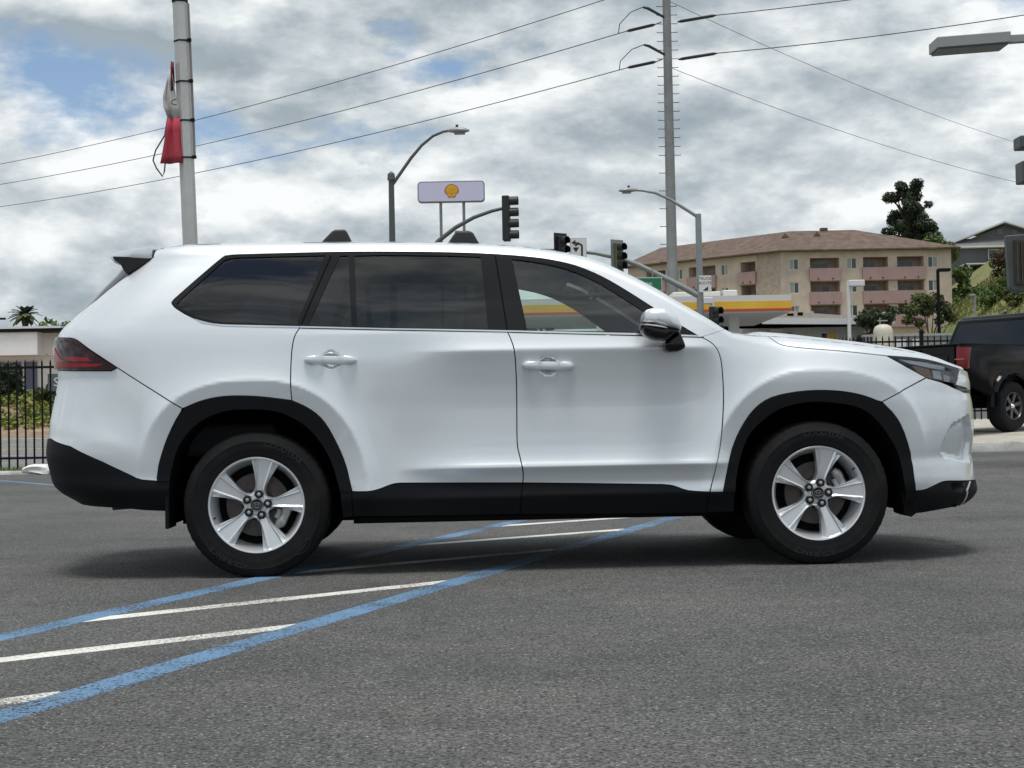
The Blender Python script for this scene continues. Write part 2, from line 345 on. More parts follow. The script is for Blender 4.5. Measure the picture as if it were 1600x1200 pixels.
def build_surface(xf_kn, xr_kn, ztop_kn, rtop_kn, pockets=()):
    S = Surf(); S.xf = xf_kn; S.xr = xr_kn; S.ztop = lambda x: _spl(ztop_kn, x); S.rtop = lambda x: _spl(rtop_kn, x)
    P = np.zeros((len(ZT), len(ST), 3))
    th = np.linspace(0, 1, 260)
    for i, z in enumerate(ZT):
        xf = float(_spl(xf_kn, np.array([z]))[0]); xr = float(_spl(xr_kn, np.array([z]))[0])
        nf, cf = 2.5, 1.0; nr, cr = 3.2, .80
        ff = np.sin(th*np.pi/2); fx = (xf-cf)+cf*ff**(2/nf); fe = np.cos(th*np.pi/2)**(2/nf)
        bx = (xr+cr)-cr*ff**(2/nr); be = np.cos(th*np.pi/2)**(2/nr)
        mx = np.linspace(xr+cr, xf-cf, 300)
        x = np.concatenate([bx[::-1], mx[1:-1], fx]); e = np.concatenate([be[::-1], np.ones(298), fe])
        w = base_w(x, np.full_like(x, z))*np.maximum(e, 0)
        # inset towards the top edge
        tx, ty = np.gradient(x), np.gradient(w); L = np.hypot(tx, ty)+1e-9; nx, ny = -ty/L, tx/L    # outward plan normal (towards +w)
        off = flare(x, np.full_like(x, z))*sstep(2.15, 1.95, np.abs(x))
        zc = .675+np.clip(-2.06-x, 0, .7)*.27; sp_ = .010*np.log1p(np.exp(np.clip((z-zc)/.010, -40, 40))); off = off - .17*.15*(1-np.exp(-sp_/.15))*sstep(-1.98, -2.24, x)*(1-sstep(.80, 1.30, z))
        zt = S.ztop(x); r = S.rtop(x); u = np.clip((z-(zt-r))/r, 0, .9995)
        off = off - r*(1-np.sqrt(1-u*u))
        x2 = x+nx*off; w2 = np.maximum(w+ny*off, 0)
        s = np.concatenate([[0], np.cumsum(np.hypot(np.diff(x), np.diff(w)))])
        s0 = np.interp(0, x, s)
        s = s-s0
        P[i, :, 0] = np.interp(ST, s, x2); P[i, :, 1] = -np.interp(ST, s, w2); P[i, :, 2] = z
    # light smoothing along s
    k = np.array([.25, .5, .25]); 
    for c in (0, 1):
        a = np.pad(P[:, :, c], ((0, 0), (1, 1)), mode='edge'); P[:, :, c] = .25*a[:, :-2]+.5*a[:, 1:-1]+.25*a[:, 2:]
    S.P = P; S.pockets = pockets
    return S
def _cub(t):
    return np.stack([-.5*t+t*t-.5*t**3, 1-2.5*t*t+1.5*t**3, .5*t+2*t*t-1.5*t**3, -.5*t*t+.5*t**3], -1)
def seg_dist(px, py, poly):
    """distance to a closed polygon's border and inside mask"""
    q = np.asarray(poly, float); d = np.full(px.shape, 9.0); ins = np.zeros(px.shape, bool)
    for a, b in zip(q, np.roll(q, -1, 0)):
        v = b-a; L = v@v+1e-12; t = np.clip(((px-a[0])*v[0]+(py-a[1])*v[1])/L, 0, 1)
        d = np.minimum(d, np.hypot(px-a[0]-t*v[0], py-a[1]-t*v[1]))
        c = ((a[1] > py) != (b[1] > py)); xx = a[0]+(py-a[1])*v[0]/np.where(abs(v[1]) < 1e-12, 1e-12, v[1]); ins ^= c & (px < xx)
    return d, ins
def raw_eval(S, s, z):
    fs = (np.asarray(s, float)-ST[0])/DS; fz = (np.asarray(z, float)-ZT[0])/DZ
    fs = np.clip(fs, 1.001, len(ST)-3.001); fz = np.clip(fz, 1.001, len(ZT)-3.001)
    i = fs.astype(int); j = fz.astype(int); ws = _cub(fs-i); wz = _cub(fz-j); out = np.zeros(fs.shape+(3,))
    for a in range(4):
        for b in range(4):
            out += (wz[..., a]*ws[..., b])[..., None]*S.P[j+a-1, i+b-1]
    return out
def raw_normal(S, s, z, h=.006):
    n = np.cross(raw_eval(S, s+h, z)-raw_eval(S, s-h, z), raw_eval(S, s, z+h)-raw_eval(S, s, z-h))
    return n/(np.linalg.norm(n, axis=-1, keepdims=True)+1e-12)
def surf_eval(S, s, z, off=0.0):
    s = np.asarray(s, float); z = np.asarray(z, float)
    p = raw_eval(S, s, z); o = np.zeros(s.shape)+off
    for poly, depth, width in S.pockets:
        q = np.asarray(poly); m = (s > q[:, 0].min()-.01) & (s < q[:, 0].max()+.01) & (z > q[:, 1].min()-.01) & (z < q[:, 1].max()+.01)
        if m.any():
            d, ins = seg_dist(s[m], z[m], q); o[m] -= depth*np.where(ins, sstep(0, 1, d/width), 0)
    if np.any(o != 0): p = p + raw_normal(S, s, z)*o[..., None]
    return p
def surf_normal(S, s, z, h=.004):
    n = np.cross(surf_eval(S, s+h, z)-surf_eval(S, s-h, z), surf_eval(S, s, z+h)-surf_eval(S, s, z-h))
    return n/(np.linalg.norm(n, axis=-1, keepdims=True)+1e-12)
XF = [(0.15, 2.409), (0.2, 2.406), (0.25, 2.463), (0.3, 2.54), (0.35, 2.572), (0.4, 2.564), (0.45, 2.558), (0.5, 2.552), (0.55, 2.543), (0.6, 2.551), (0.65, 2.558), (0.7, 2.562), (0.75, 2.563), (0.8, 2.562), (0.85, 2.557), (0.9, 2.548), (0.95, 2.546), (1.0, 2.538), (1.05, 2.551), (1.1, 2.551), (1.15, 2.551), (1.2, 2.551), (1.25, 2.551), (1.3, 2.551), (1.35, 2.551), (1.4, 2.551), (1.45, 2.551), (1.5, 2.551), (1.55, 2.551), (1.6, 2.551), (1.65, 2.551), (1.7, 2.551), (1.75, 2.551), (1.8, 2.551)]
XR = [(0.15, -2.523), (0.2, -2.519), (0.25, -2.515), (0.3, -2.512), (0.35, -2.509), (0.4, -2.551), (0.45, -2.626), (0.5, -2.664), (0.55, -2.677), (0.6, -2.689), (0.65, -2.697), (0.7, -2.694), (0.75, -2.686), (0.8, -2.681), (0.85, -2.677), (0.9, -2.672), (0.95, -2.664), (1.0, -2.655), (1.05, -2.645), (1.1, -2.644), (1.15, -2.646), (1.2, -2.647), (1.25, -2.646), (1.3, -2.633), (1.35, -2.598), (1.4, -2.556), (1.45, -2.514), (1.5, -2.469), (1.55, -2.424), (1.6, -2.377), (1.65, -2.332), (1.7, -2.31), (1.75, -2.314), (1.8, -2.315)]
ZTOP = [(-2.75, 1.66), (-2.3, 1.715), (-2.038, 1.756), (-1.833, 1.774), (-1.491, 1.777), (-1.079, 1.775), (-0.734, 1.77), (-0.387, 1.759), (-0.109, 1.741), (0.099, 1.711), (0.238, 1.681), (0.378, 1.634), (0.516, 1.562), (0.655, 1.48), (0.794, 1.391), (0.933, 1.306), (1.054, 1.238), (1.16, 1.226), (1.27, 1.222), (1.66, 1.178), (2.02, 1.13), (2.2, 1.095), (2.3, 1.065), (2.4, 1.043), (2.5, 1.02), (2.7, 0.97)]
RTOP = [(-2.75, 0.06), (-1.5, 0.07), (0, 0.07), (0.378, 0.06), (0.8, 0.045), (1.05, 0.045), (1.3, 0.07), (2.02, 0.07), (2.3, 0.05), (2.42, 0.03), (2.7, 0.03)]
CURVE = {
  'gap_rear_door': [(-1.2418, 1.2937), (-1.2498, 1.2813), (-1.2579, 1.269), (-1.2648, 1.2549), (-1.2702, 1.2389), (-1.2745, 1.2212), (-1.2782, 1.2012), (-1.2813, 1.1801), (-1.2838, 1.1567), (-1.285, 1.1274), (-1.2861, 1.0874), (-1.2866, 1.0415), (-1.2859, 1.0), (-1.2855, 0.9684), (-1.2838, 0.9411), (-1.2822, 0.9138)],
  'gap_mid': [(-0.1545, 1.2548), (-0.1482, 1.2399), (-0.1418, 1.2249), (-0.136, 1.2083), (-0.1305, 1.1909), (-0.1254, 1.1719), (-0.1213, 1.1467), (-0.118, 1.1133), (-0.1158, 1.0736), (-0.1143, 1.0301), (-0.1133, 0.9843), (-0.1131, 0.9347), (-0.1132, 0.8795), (-0.1142, 0.8115), (-0.1155, 0.7379), (-0.1154, 0.6785), (-0.1127, 0.6443), (-0.1083, 0.6242), (-0.1039, 0.6049), (-0.0993, 0.5814), (-0.0948, 0.5587), (-0.091, 0.5384), (-0.0884, 0.5223), (-0.0873, 0.5089), (-0.0872, 0.4941), (-0.088, 0.4789), (-0.0898, 0.4623), (-0.0929, 0.4371), (-0.0981, 0.398), (-0.1029, 0.3485), (-0.1075, 0.2986)],
  'gap_front_door': [(0.8673, 1.2091), (0.8809, 1.2026), (0.8947, 1.1961), (0.9081, 1.1881), (0.9215, 1.1785), (0.9347, 1.1674), (0.9462, 1.1537), (0.9552, 1.1373), (0.9624, 1.1182), (0.968, 1.0961), (0.9716, 1.0711), (0.9737, 1.0432), (0.9751, 1.0115), (0.9764, 0.9752), (0.977, 0.9351), (0.9763, 0.8933), (0.9739, 0.8496), (0.97, 0.8041), (0.965, 0.7587), (0.9596, 0.7138), (0.954, 0.6689), (0.9465, 0.6248), (0.9351, 0.5812), (0.9217, 0.5386), (0.9164, 0.498), (0.9087, 0.4617), (0.8977, 0.4283), (0.887, 0.3949), (0.8842, 0.3591), (0.8817, 0.3229), (0.8775, 0.2871)],
  'win_outline': [(-1.242, 1.3039), (-1.3193, 1.307), (-1.3967, 1.3101), (-1.4691, 1.3131), (-1.5368, 1.3155), (-1.5996, 1.3179), (-1.6521, 1.3212), (-1.6897, 1.3257), (-1.717, 1.3313), (-1.7422, 1.338), (-1.7672, 1.3457), (-1.7901, 1.3545), (-1.8128, 1.3648), (-1.8372, 1.3778), (-1.8614, 1.3924), (-1.881, 1.4054), (-1.894, 1.4156), (-1.9022, 1.4241), (-1.9075, 1.4318), (-1.911, 1.4378), (-1.9114, 1.443), (-1.907, 1.451), (-1.8976, 1.462), (-1.8833, 1.4759), (-1.8627, 1.4955), (-1.8328, 1.5241), (-1.7965, 1.5585), (-1.7605, 1.5923), (-1.7244, 1.6261), (-1.6885, 1.6592), (-1.6607, 1.6836), (-1.6473, 1.6938), (-1.6421, 1.6952), (-1.6342, 1.6957), (-1.6191, 1.6978), (-1.6014, 1.6991), (-1.5836, 1.7004), (-1.4078, 1.7031), (-1.2314, 1.7056), (-1.0737, 1.7071), (-0.9473, 1.707), (-0.8398, 1.7059), (-0.7322, 1.7039), (-0.6143, 1.7013), (-0.4963, 1.6978), (-0.3896, 1.6937), (-0.2982, 1.6887), (-0.2182, 1.6831), (-0.1496, 1.6776), (-0.095, 1.6727), (-0.0519, 1.6679), (-0.0126, 1.663), (0.0229, 1.6585), (0.0546, 1.6539), (0.0899, 1.647), (0.1328, 1.6374), (0.1793, 1.6255), (0.2256, 1.6108), (0.2705, 1.5931), (0.315, 1.5727), (0.3594, 1.5497), (0.4034, 1.5237), (0.4472, 1.4953), (0.4908, 1.4659), (0.5343, 1.4359), (0.5776, 1.4051), (0.6209, 1.3742), (0.6649, 1.3425), (0.7089, 1.3108), (0.7503, 1.2816), (0.7875, 1.2569), (0.8223, 1.2347), (0.8572, 1.2126)],
  'belt': [(0.8673, 1.2091), (0.5423, 1.2235), (0.2051, 1.237), (-0.1311, 1.2517), (-0.4664, 1.264), (-0.8008, 1.275), (-1.2418, 1.2933), (-1.4689, 1.3021), (-1.6518, 1.3106), (-1.7485, 1.3278)],
  'chrome_top': [(0.8475, 1.2203), (0.5432, 1.2363), (0.2057, 1.249), (-0.1307, 1.262), (-0.4662, 1.2743), (-0.8008, 1.2852), (-1.242, 1.3039)],
  'dpillar': [(-2.0478, 1.7007), (-2.0607, 1.6905), (-2.2543, 1.5737), (-2.3956, 1.4742), (-2.6161, 1.3629), (-2.6528, 1.325), (-2.7129, 1.2856)],
  'tail_top': [(-2.7077, 1.2835), (-2.6352, 1.2787), (-2.5916, 1.2756), (-2.5587, 1.2732), (-2.5321, 1.2716), (-2.5092, 1.2702), (-2.4888, 1.2678), (-2.4727, 1.2651), (-2.4581, 1.2613), (-2.4384, 1.2534), (-2.4152, 1.241), (-2.3886, 1.2246), (-2.3526, 1.2025), (-2.3036, 1.1726), (-2.2473, 1.1374), (-2.1928, 1.1026)],
  'tail_bot': [(-2.1928, 1.1026), (-2.2256, 1.0867), (-2.3165, 1.0891), (-2.4525, 1.0933), (-2.6616, 1.1042)],
  'gap_bumper_r': [(-2.1928, 1.1009), (-1.8449, 0.8826)],
  'blk_bump_top': [(-2.6968, 0.7361), (-2.4694, 0.6955), (-2.2703, 0.6137), (-2.0895, 0.5267), (-2.0579, 0.5181), (-1.9659, 0.5098)],
  'blk_bump_bot': [(-1.9587, 0.3496), (-2.0626, 0.3596), (-2.1912, 0.3718), (-2.3711, 0.3782), (-2.5169, 0.3842), (-2.6294, 0.4131), (-2.6864, 0.4454), (-2.7746, 0.4787)],
  'clad_top_r': [(-0.9786, 0.4356), (-0.9484, 0.4352), (-0.9182, 0.4348), (-0.892, 0.4355), (-0.8728, 0.4374), (-0.8571, 0.4406), (-0.8398, 0.4453), (-0.8179, 0.4526), (-0.7944, 0.4614), (-0.7735, 0.4683), (-0.7576, 0.4717), (-0.7443, 0.4731), (-0.7303, 0.4739), (-0.7141, 0.4742), (-0.6973, 0.4738), (-0.6804, 0.4734), (-0.4137, 0.4685), (-0.089, 0.462)],
  'clad_top_f': [(-0.089, 0.462), (0.2571, 0.4515), (0.6448, 0.4385), (0.6631, 0.4366), (0.6813, 0.4347), (0.7016, 0.4308), (0.724, 0.4228), (0.7484, 0.4128), (0.777, 0.4045), (0.8115, 0.4), (0.8497, 0.3974), (0.887, 0.3949)],
  'sill_bot': [(0.8777, 0.2837), (0.3922, 0.2891), (-0.1075, 0.2951), (-0.5503, 0.3001), (-0.977, 0.3062)],
  'hood_gap': [(1.2411, 1.2351), (1.2517, 1.2316), (1.2623, 1.228), (1.2682, 1.222), (1.2688, 1.2118), (1.2756, 1.2007), (1.2846, 1.1906), (1.2929, 1.1824), (1.3013, 1.175), (1.3126, 1.1686), (1.326, 1.1636), (1.3421, 1.1596), (1.3651, 1.1554), (1.3972, 1.1508), (1.4365, 1.1461), (1.4816, 1.1411), (1.532, 1.1361), (1.5881, 1.1308), (1.65, 1.1243), (1.7199, 1.1159), (1.7969, 1.1065), (1.8767, 1.0972)],
  'head_top': [(1.8767, 1.0972), (1.9446, 1.0928), (2.014, 1.088), (2.0811, 1.0819), (2.1454, 1.0741), (2.205, 1.0638), (2.2677, 1.0519), (2.3464, 1.0389), (2.4437, 1.0257)],
  'head_bot': [(1.8767, 1.0972), (1.9852, 1.0375), (2.1153, 0.9784), (2.2248, 0.9555), (2.3731, 0.9435)],
  'head_front': [(2.4437, 1.0257), (2.4212, 0.9865), (2.3731, 0.9435)],
  'gap_bumper_f': [(2.115, 0.9767), (1.9469, 0.9138), (1.8227, 0.8511)],
  'slit_top': [(2.2297, 0.9527), (2.372, 0.9365), (2.5481, 0.9181)],
  'slit_bot': [(2.2297, 0.9527), (2.3412, 0.9223), (2.4741, 0.898)],
  'lowf_top': [(2.0068, 0.3742), (2.025, 0.3746), (2.044, 0.3749), (2.0647, 0.3772), (2.089, 0.3831), (2.1172, 0.3908), (2.1426, 0.3981), (2.1637, 0.4045), (2.1828, 0.4104), (2.2013, 0.4148), (2.2192, 0.4168), (2.2364, 0.4173), (2.2541, 0.4178), (2.3659, 0.4132), (2.5254, 0.4078)],
  'lowf_bot': [(2.0014, 0.2489), (2.0907, 0.2519), (2.2404, 0.2641), (2.4392, 0.2747), (2.592, 0.2753)],
  'lip_line': [(2.4876, 0.406), (2.4257, 0.3596), (2.4392, 0.2747)],
  'pane_quarter': [(-1.8876, 1.435), (-1.8546, 1.4726), (-1.7525, 1.5709), (-1.6498, 1.6708), (-1.6233, 1.6811), (-1.5761, 1.6858), (-1.1143, 1.6915), (-1.2588, 1.3128), (-1.4693, 1.3233), (-1.6491, 1.3331), (-1.7359, 1.3499), (-1.8033, 1.3766), (-1.8647, 1.412)],
  'pane_small': [(-1.0359, 1.6884), (-0.9916, 1.6878), (-0.9695, 1.299), (-1.1986, 1.3083)],
  'pane_rear': [(-0.9575, 1.6873), (-0.8005, 1.6886), (-0.4585, 1.6802), (-0.2838, 1.6704), (-0.2548, 1.2737), (-0.6001, 1.2834), (-0.9411, 1.2968)],
  'pane_front': [(-0.1161, 1.6554), (-0.0658, 1.649), (-0.0135, 1.6413), (0.045, 1.6303), (0.1056, 1.6162), (0.1637, 1.5992), (0.2237, 1.5767), (0.2894, 1.545), (0.3566, 1.507), (0.4222, 1.4632), (0.4873, 1.4166), (0.5532, 1.37), (0.6172, 1.3237), (0.6761, 1.2791), (0.733, 1.2352), (0.341, 1.2509), (-0.0499, 1.2617)],
  'scoop': [(2.2954, 0.7236), (2.3836, 0.7467), (2.5233, 0.7805), (2.5608, 0.7125), (2.581, 0.623), (2.5509, 0.5061), (2.3528, 0.527), (2.2333, 0.5465), (2.2047, 0.5767), (2.2124, 0.6179), (2.2486, 0.669)],
  'slot_a': [(2.2751, 0.3962), (2.426, 0.3947), (2.4063, 0.3834), (2.2682, 0.3843)],
  'slot_b': [(2.2731, 0.3772), (2.3964, 0.3751), (2.3793, 0.3636), (2.2665, 0.367)],
  'spoil_gap': [(-2.1037, 1.7686), (-2.0478, 1.7007)],
  'arch_r_out': [(-1.9819, 0.5102), (-1.9808, 0.5223), (-1.9798, 0.5345), (-1.9781, 0.5496), (-1.9749, 0.5675), (-1.9711, 0.5883), (-1.9642, 0.6155), (-1.953, 0.6523), (-1.9384, 0.6954), (-1.9213, 0.7386), (-1.9008, 0.7825), (-1.8777, 0.8264), (-1.8552, 0.8613), (-1.8363, 0.8817), (-1.8181, 0.8932), (-1.7957, 0.9032), (-1.766, 0.9148), (-1.7319, 0.9249), (-1.6971, 0.9329), (-1.6632, 0.9385), (-1.6287, 0.9419), (-1.5919, 0.9437), (-1.5508, 0.9434), (-1.5074, 0.9415), (-1.4669, 0.9388), (-1.4316, 0.9356), (-1.3993, 0.9316), (-1.3681, 0.927), (-1.3377, 0.9229), (-1.3085, 0.9183), (-1.279, 0.9105), (-1.2478, 0.8984), (-1.2164, 0.8833), (-1.1872, 0.8656), (-1.1616, 0.8465), (-1.1382, 0.8249), (-1.1157, 0.7978), (-1.093, 0.7619), (-1.0712, 0.7205), (-1.0518, 0.6802), (-1.036, 0.6448), (-1.0227, 0.6106), (-1.011, 0.5731), (-0.9998, 0.5298), (-0.989, 0.4832), (-0.9786, 0.4366)],
  'arch_r_in': [(-1.9183, 0.5085), (-1.9161, 0.5255), (-1.9141, 0.5426), (-1.9089, 0.5644), (-1.9006, 0.5954), (-1.8908, 0.6311), (-1.8802, 0.6632), (-1.8702, 0.6868), (-1.8592, 0.7066), (-1.8431, 0.7287), (-1.8203, 0.7566), (-1.7924, 0.7867), (-1.7597, 0.8132), (-1.7208, 0.8347), (-1.6771, 0.8526), (-1.6339, 0.8656), (-1.5931, 0.8721), (-1.5527, 0.8736), (-1.5119, 0.8733), (-1.4691, 0.8723), (-1.4259, 0.8695), (-1.3867, 0.8644), (-1.3548, 0.8572), (-1.3269, 0.8478), (-1.298, 0.8345), (-1.2652, 0.8165), (-1.2313, 0.7946), (-1.2, 0.7694), (-1.1724, 0.7403), (-1.1475, 0.7079), (-1.1255, 0.6748), (-1.1072, 0.6431), (-1.0918, 0.6106), (-1.078, 0.5741), (-1.0647, 0.5312), (-1.0515, 0.4843), (-1.0391, 0.4373)],
  'arch_f_out': [(0.9603, 0.3928), (0.9677, 0.4225), (0.9753, 0.4522), (0.9825, 0.4861), (0.9908, 0.5277), (1.0018, 0.5732), (1.0148, 0.6164), (1.0297, 0.655), (1.0463, 0.6913), (1.0654, 0.7265), (1.0874, 0.762), (1.1119, 0.7964), (1.1387, 0.8262), (1.1666, 0.85), (1.1968, 0.8694), (1.2328, 0.8852), (1.2777, 0.8977), (1.3283, 0.9068), (1.3785, 0.9131), (1.427, 0.917), (1.4753, 0.9182), (1.5224, 0.9174), (1.5683, 0.9147), (1.6129, 0.9099), (1.6552, 0.9031), (1.6954, 0.8942), (1.7333, 0.8833), (1.7678, 0.8707), (1.7979, 0.8577), (1.8246, 0.8431), (1.8503, 0.8234), (1.8762, 0.7981), (1.9011, 0.7676), (1.9237, 0.7304), (1.9439, 0.6853), (1.9621, 0.6334), (1.9791, 0.5761), (1.9888, 0.5124), (1.9948, 0.4437), (2.0068, 0.3742)],
  'arch_f_in': [(1.0245, 0.3908), (1.0287, 0.4322), (1.0331, 0.4735), (1.0419, 0.5181), (1.0573, 0.5708), (1.0751, 0.6268), (1.0967, 0.6753), (1.1217, 0.7111), (1.1501, 0.7393), (1.1808, 0.7647), (1.2129, 0.7893), (1.2472, 0.811), (1.285, 0.8287), (1.3289, 0.8417), (1.376, 0.8508), (1.4195, 0.8567), (1.4542, 0.8596), (1.4854, 0.8594), (1.5222, 0.8565), (1.572, 0.8511), (1.6274, 0.8429), (1.6759, 0.8317), (1.7117, 0.8179), (1.7407, 0.8011), (1.7687, 0.7792), (1.798, 0.7507), (1.8261, 0.7172), (1.8519, 0.6808), (1.8755, 0.6436), (1.897, 0.6036), (1.9171, 0.5571), (1.9271, 0.5011), (1.9356, 0.4388), (1.9476, 0.376)],
  'cup_r': [(-1.0226, 1.1211), (-1.0282, 1.1009), (-1.044, 1.0849), (-1.0666, 1.0762), (-1.0917, 1.0767), (-1.1142, 1.0861), (-1.1299, 1.1026), (-1.1355, 1.1231), (-1.1301, 1.1433), (-1.1146, 1.1594), (-1.0917, 1.1681), (-1.0665, 1.1676), (-1.0441, 1.1582), (-1.0283, 1.1416)],
  'cup_f': [(0.1128, 1.0713), (0.107, 1.0497), (0.0909, 1.0325), (0.0679, 1.0232), (0.0425, 1.0236), (0.0197, 1.0337), (0.0041, 1.0514), (-0.0014, 1.0732), (0.0045, 1.0948), (0.0205, 1.1119), (0.0434, 1.1212), (0.0688, 1.1208), (0.0916, 1.1107), (0.1073, 1.0931)],
  'handle_r': [(-1.2185, 1.1245), (-0.9429, 1.1181)],
  'handle_f': [(-0.0818, 1.0762), (0.1901, 1.0683)],
  'flap': [(-1.9446, 0.4158), (-1.917, 0.265)],
}
MIR = {
  'cap': [(0.5298, 1.281), (0.537, 1.3291), (0.5561, 1.3474), (0.6061, 1.3591), (0.6483, 1.356), (0.6926, 1.3292), (0.7256, 1.299), (0.7372, 1.2591), (0.7343, 1.2418), (0.7255, 1.2375), (0.6734, 1.2477), (0.6289, 1.2608), (0.5795, 1.2765)],
  'low': [(0.5279, 1.2847), (0.629, 1.2658), (0.7281, 1.2419), (0.7329, 1.2319), (0.7002, 1.2201), (0.6597, 1.186), (0.6274, 1.1878), (0.5876, 1.1917), (0.5409, 1.2152), (0.5254, 1.2476)],
  'stalk': [(0.65, 1.1724), (0.6707, 1.1996), (0.714, 1.2289), (0.7368, 1.2361), (0.7535, 1.1958), (0.769, 1.153), (0.732, 1.1306), (0.6616, 1.1285)],
  'ind': [(0.5254, 1.276), (0.6216, 1.2652), (0.6658, 1.2497), (0.6644, 1.2428), (0.6188, 1.2514), (0.5252, 1.2654)],
}

# ======================= the white SUV =======================
SUV = thing('parked_suv', 'pearl white three row SUV parked side-on across blue and white painted lines', 'car', (.0913, 8.6809, 0), R(2.7073))
def paint_mat():
    m = mat('pearl_paint', (.74, .78, .81), .34, coat=1.0, spec=.5); nt = m.node_tree; b = nt.nodes['Principled BSDF']
    t = nt.nodes.new('ShaderNodeTexCoord'); n = nt.nodes.new('ShaderNodeTexNoise'); n.inputs['Scale'].default_value = 900; n.inputs['Detail'].default_value = 1
    r = nt.nodes.new('ShaderNodeValToRGB'); nt.links.new(t.outputs['Object'], n.inputs['Vector']); nt.links.new(n.outputs[0], r.inputs[0])
    e = r.color_ramp.elements; e[0].position, e[1].position = .3, .7; e[0].color = (.69, .735, .77, 1); e[1].color = (.80, .835, .86, 1)
    nt.links.new(r.outputs[0], b.inputs['Base Color']); b.inputs['Metallic'].default_value = .45; return m
M_PAINT = paint_mat()
M_CLAD = mat('black_cladding', (.0075, .0090, .0110), .6, bump=.25, bscale=700, bdist=.001, spec=.14)
M_GBLK = mat('gloss_black', (.006, .006, .007), .10, spec=.35)
M_DARK = mat('black_inner', (.006, .006, .006), .9, spec=.1)
M_TRIM = mat('cabin_trim', (.64, .65, .63), .8)
M_CHROME = mat('chrome', (.80, .81, .82), .12, 1.0)
M_TINT = glass_mat('privacy_glass', (.085, .110, .120), 1.64)
M_CLEAR = glass_mat('clear_glass', (.80, .89, .85), 1.79)
M_LENS = glass_mat('lamp_lens', (.82, .85, .88), 1.5)
M_RED = mat('red_lens', (.30, .004, .012), .15, spec=.4); M_DRED = mat('dark_red_lens', (.020, .002, .004), .08, spec=.4)
M_RUB = mat('tyre_rubber', (.008, .0085, .0098), .72, col2=(.020, .0185, .017), vscale=5, vlo=.45, vhi=.75, bump=.15, bscale=120, bdist=.002, spec=.18)
M_RUBT = mat('tyre_lettering', (.026, .026, .027), .65, spec=.35)
M_ALLOY = mat('alloy_silver', (.78, .80, .82), .26, .60, coat=.5)
M_DISC = mat('brake_iron', (.075, .062, .056), .5, .5, var=.2, vscale=20); M_CAL = mat('caliper_steel', (.42, .42, .42), .45, .6, var=.3, vscale=25)
M_SEAT = mat('seat_fabric', (.035, .036, .038), .85)
scoop = CURVE['scoop'] 
PK = [(scoop, .032, .022), (CURVE['slot_a'], .03, .008), (CURVE['slot_b'], .03, .008), (CURVE['cup_r'], .026, .020), (CURVE['cup_f'], .026, .020)]
S = build_surface(XF, XR, ZTOP, RTOP, PK)
def cv(n): return [tuple(p) for p in CURVE[n]]
def s_end(z, front=True):
    j = int(np.clip(round((z-ZT[0])/DZ), 0, len(ZT)-1)); y = -S.P[j, :, 1]
    ok = np.where(y > .012)[0]; return float(ST[ok[-1] if front else ok[0]])
def topc(a, b, n, d=.002):
    out = []
    for s in np.linspace(a, b, n):
        z = 1.4
        for _ in range(40):
            x = raw_eval(S, np.array([s]), np.array([z]))[0, 0]; z = .5*z+.5*(float(S.ztop(np.array([x]))[0])-d)
        out.append((s, z))
    return out
def dens(poly, g):
    out = []
    for a, b in zip(poly, poly[1:]+poly[:1]):
        L = math.dist(a, b); n = max(1, int(math.ceil(L/g)))
        out += [(a[0]+(b[0]-a[0])*k/n, a[1]+(b[1]-a[1])*k/n) for k in range(n)]
    return out
def clean(poly, e=.0012):
    o = []
    for p in poly:
        if not o or math.dist(p, o[-1]) > e: o.append(tuple(p))
    if math.dist(o[0], o[-1]) < e: o.pop()
    return o
def area(poly): return .5*sum(a[0]*b[1]-b[0]*a[1] for a, b in zip(poly, poly[1:]+poly[:1]))
def inset(poly, d):
    poly = clean(poly); sg = 1 if area(poly) > 0 else -1; n = len(poly); o = []
    for i in range(n):
        a, b, c = np.array(poly[i-1]), np.array(poly[i]), np.array(poly[(i+1) % n])
        u, v = b-a, c-b; u = u/np.hypot(*u); v = v/np.hypot(*v); n1, n2 = np.array([-u[1], u[0]]), np.array([-v[1], v[0]])
        m = n1+n2; l = np.hypot(*m); m = m/l if l > .2 else n1; k = 1/max(.4, m@n1)
        o.append(tuple(b+sg*d*k*m))
    return o
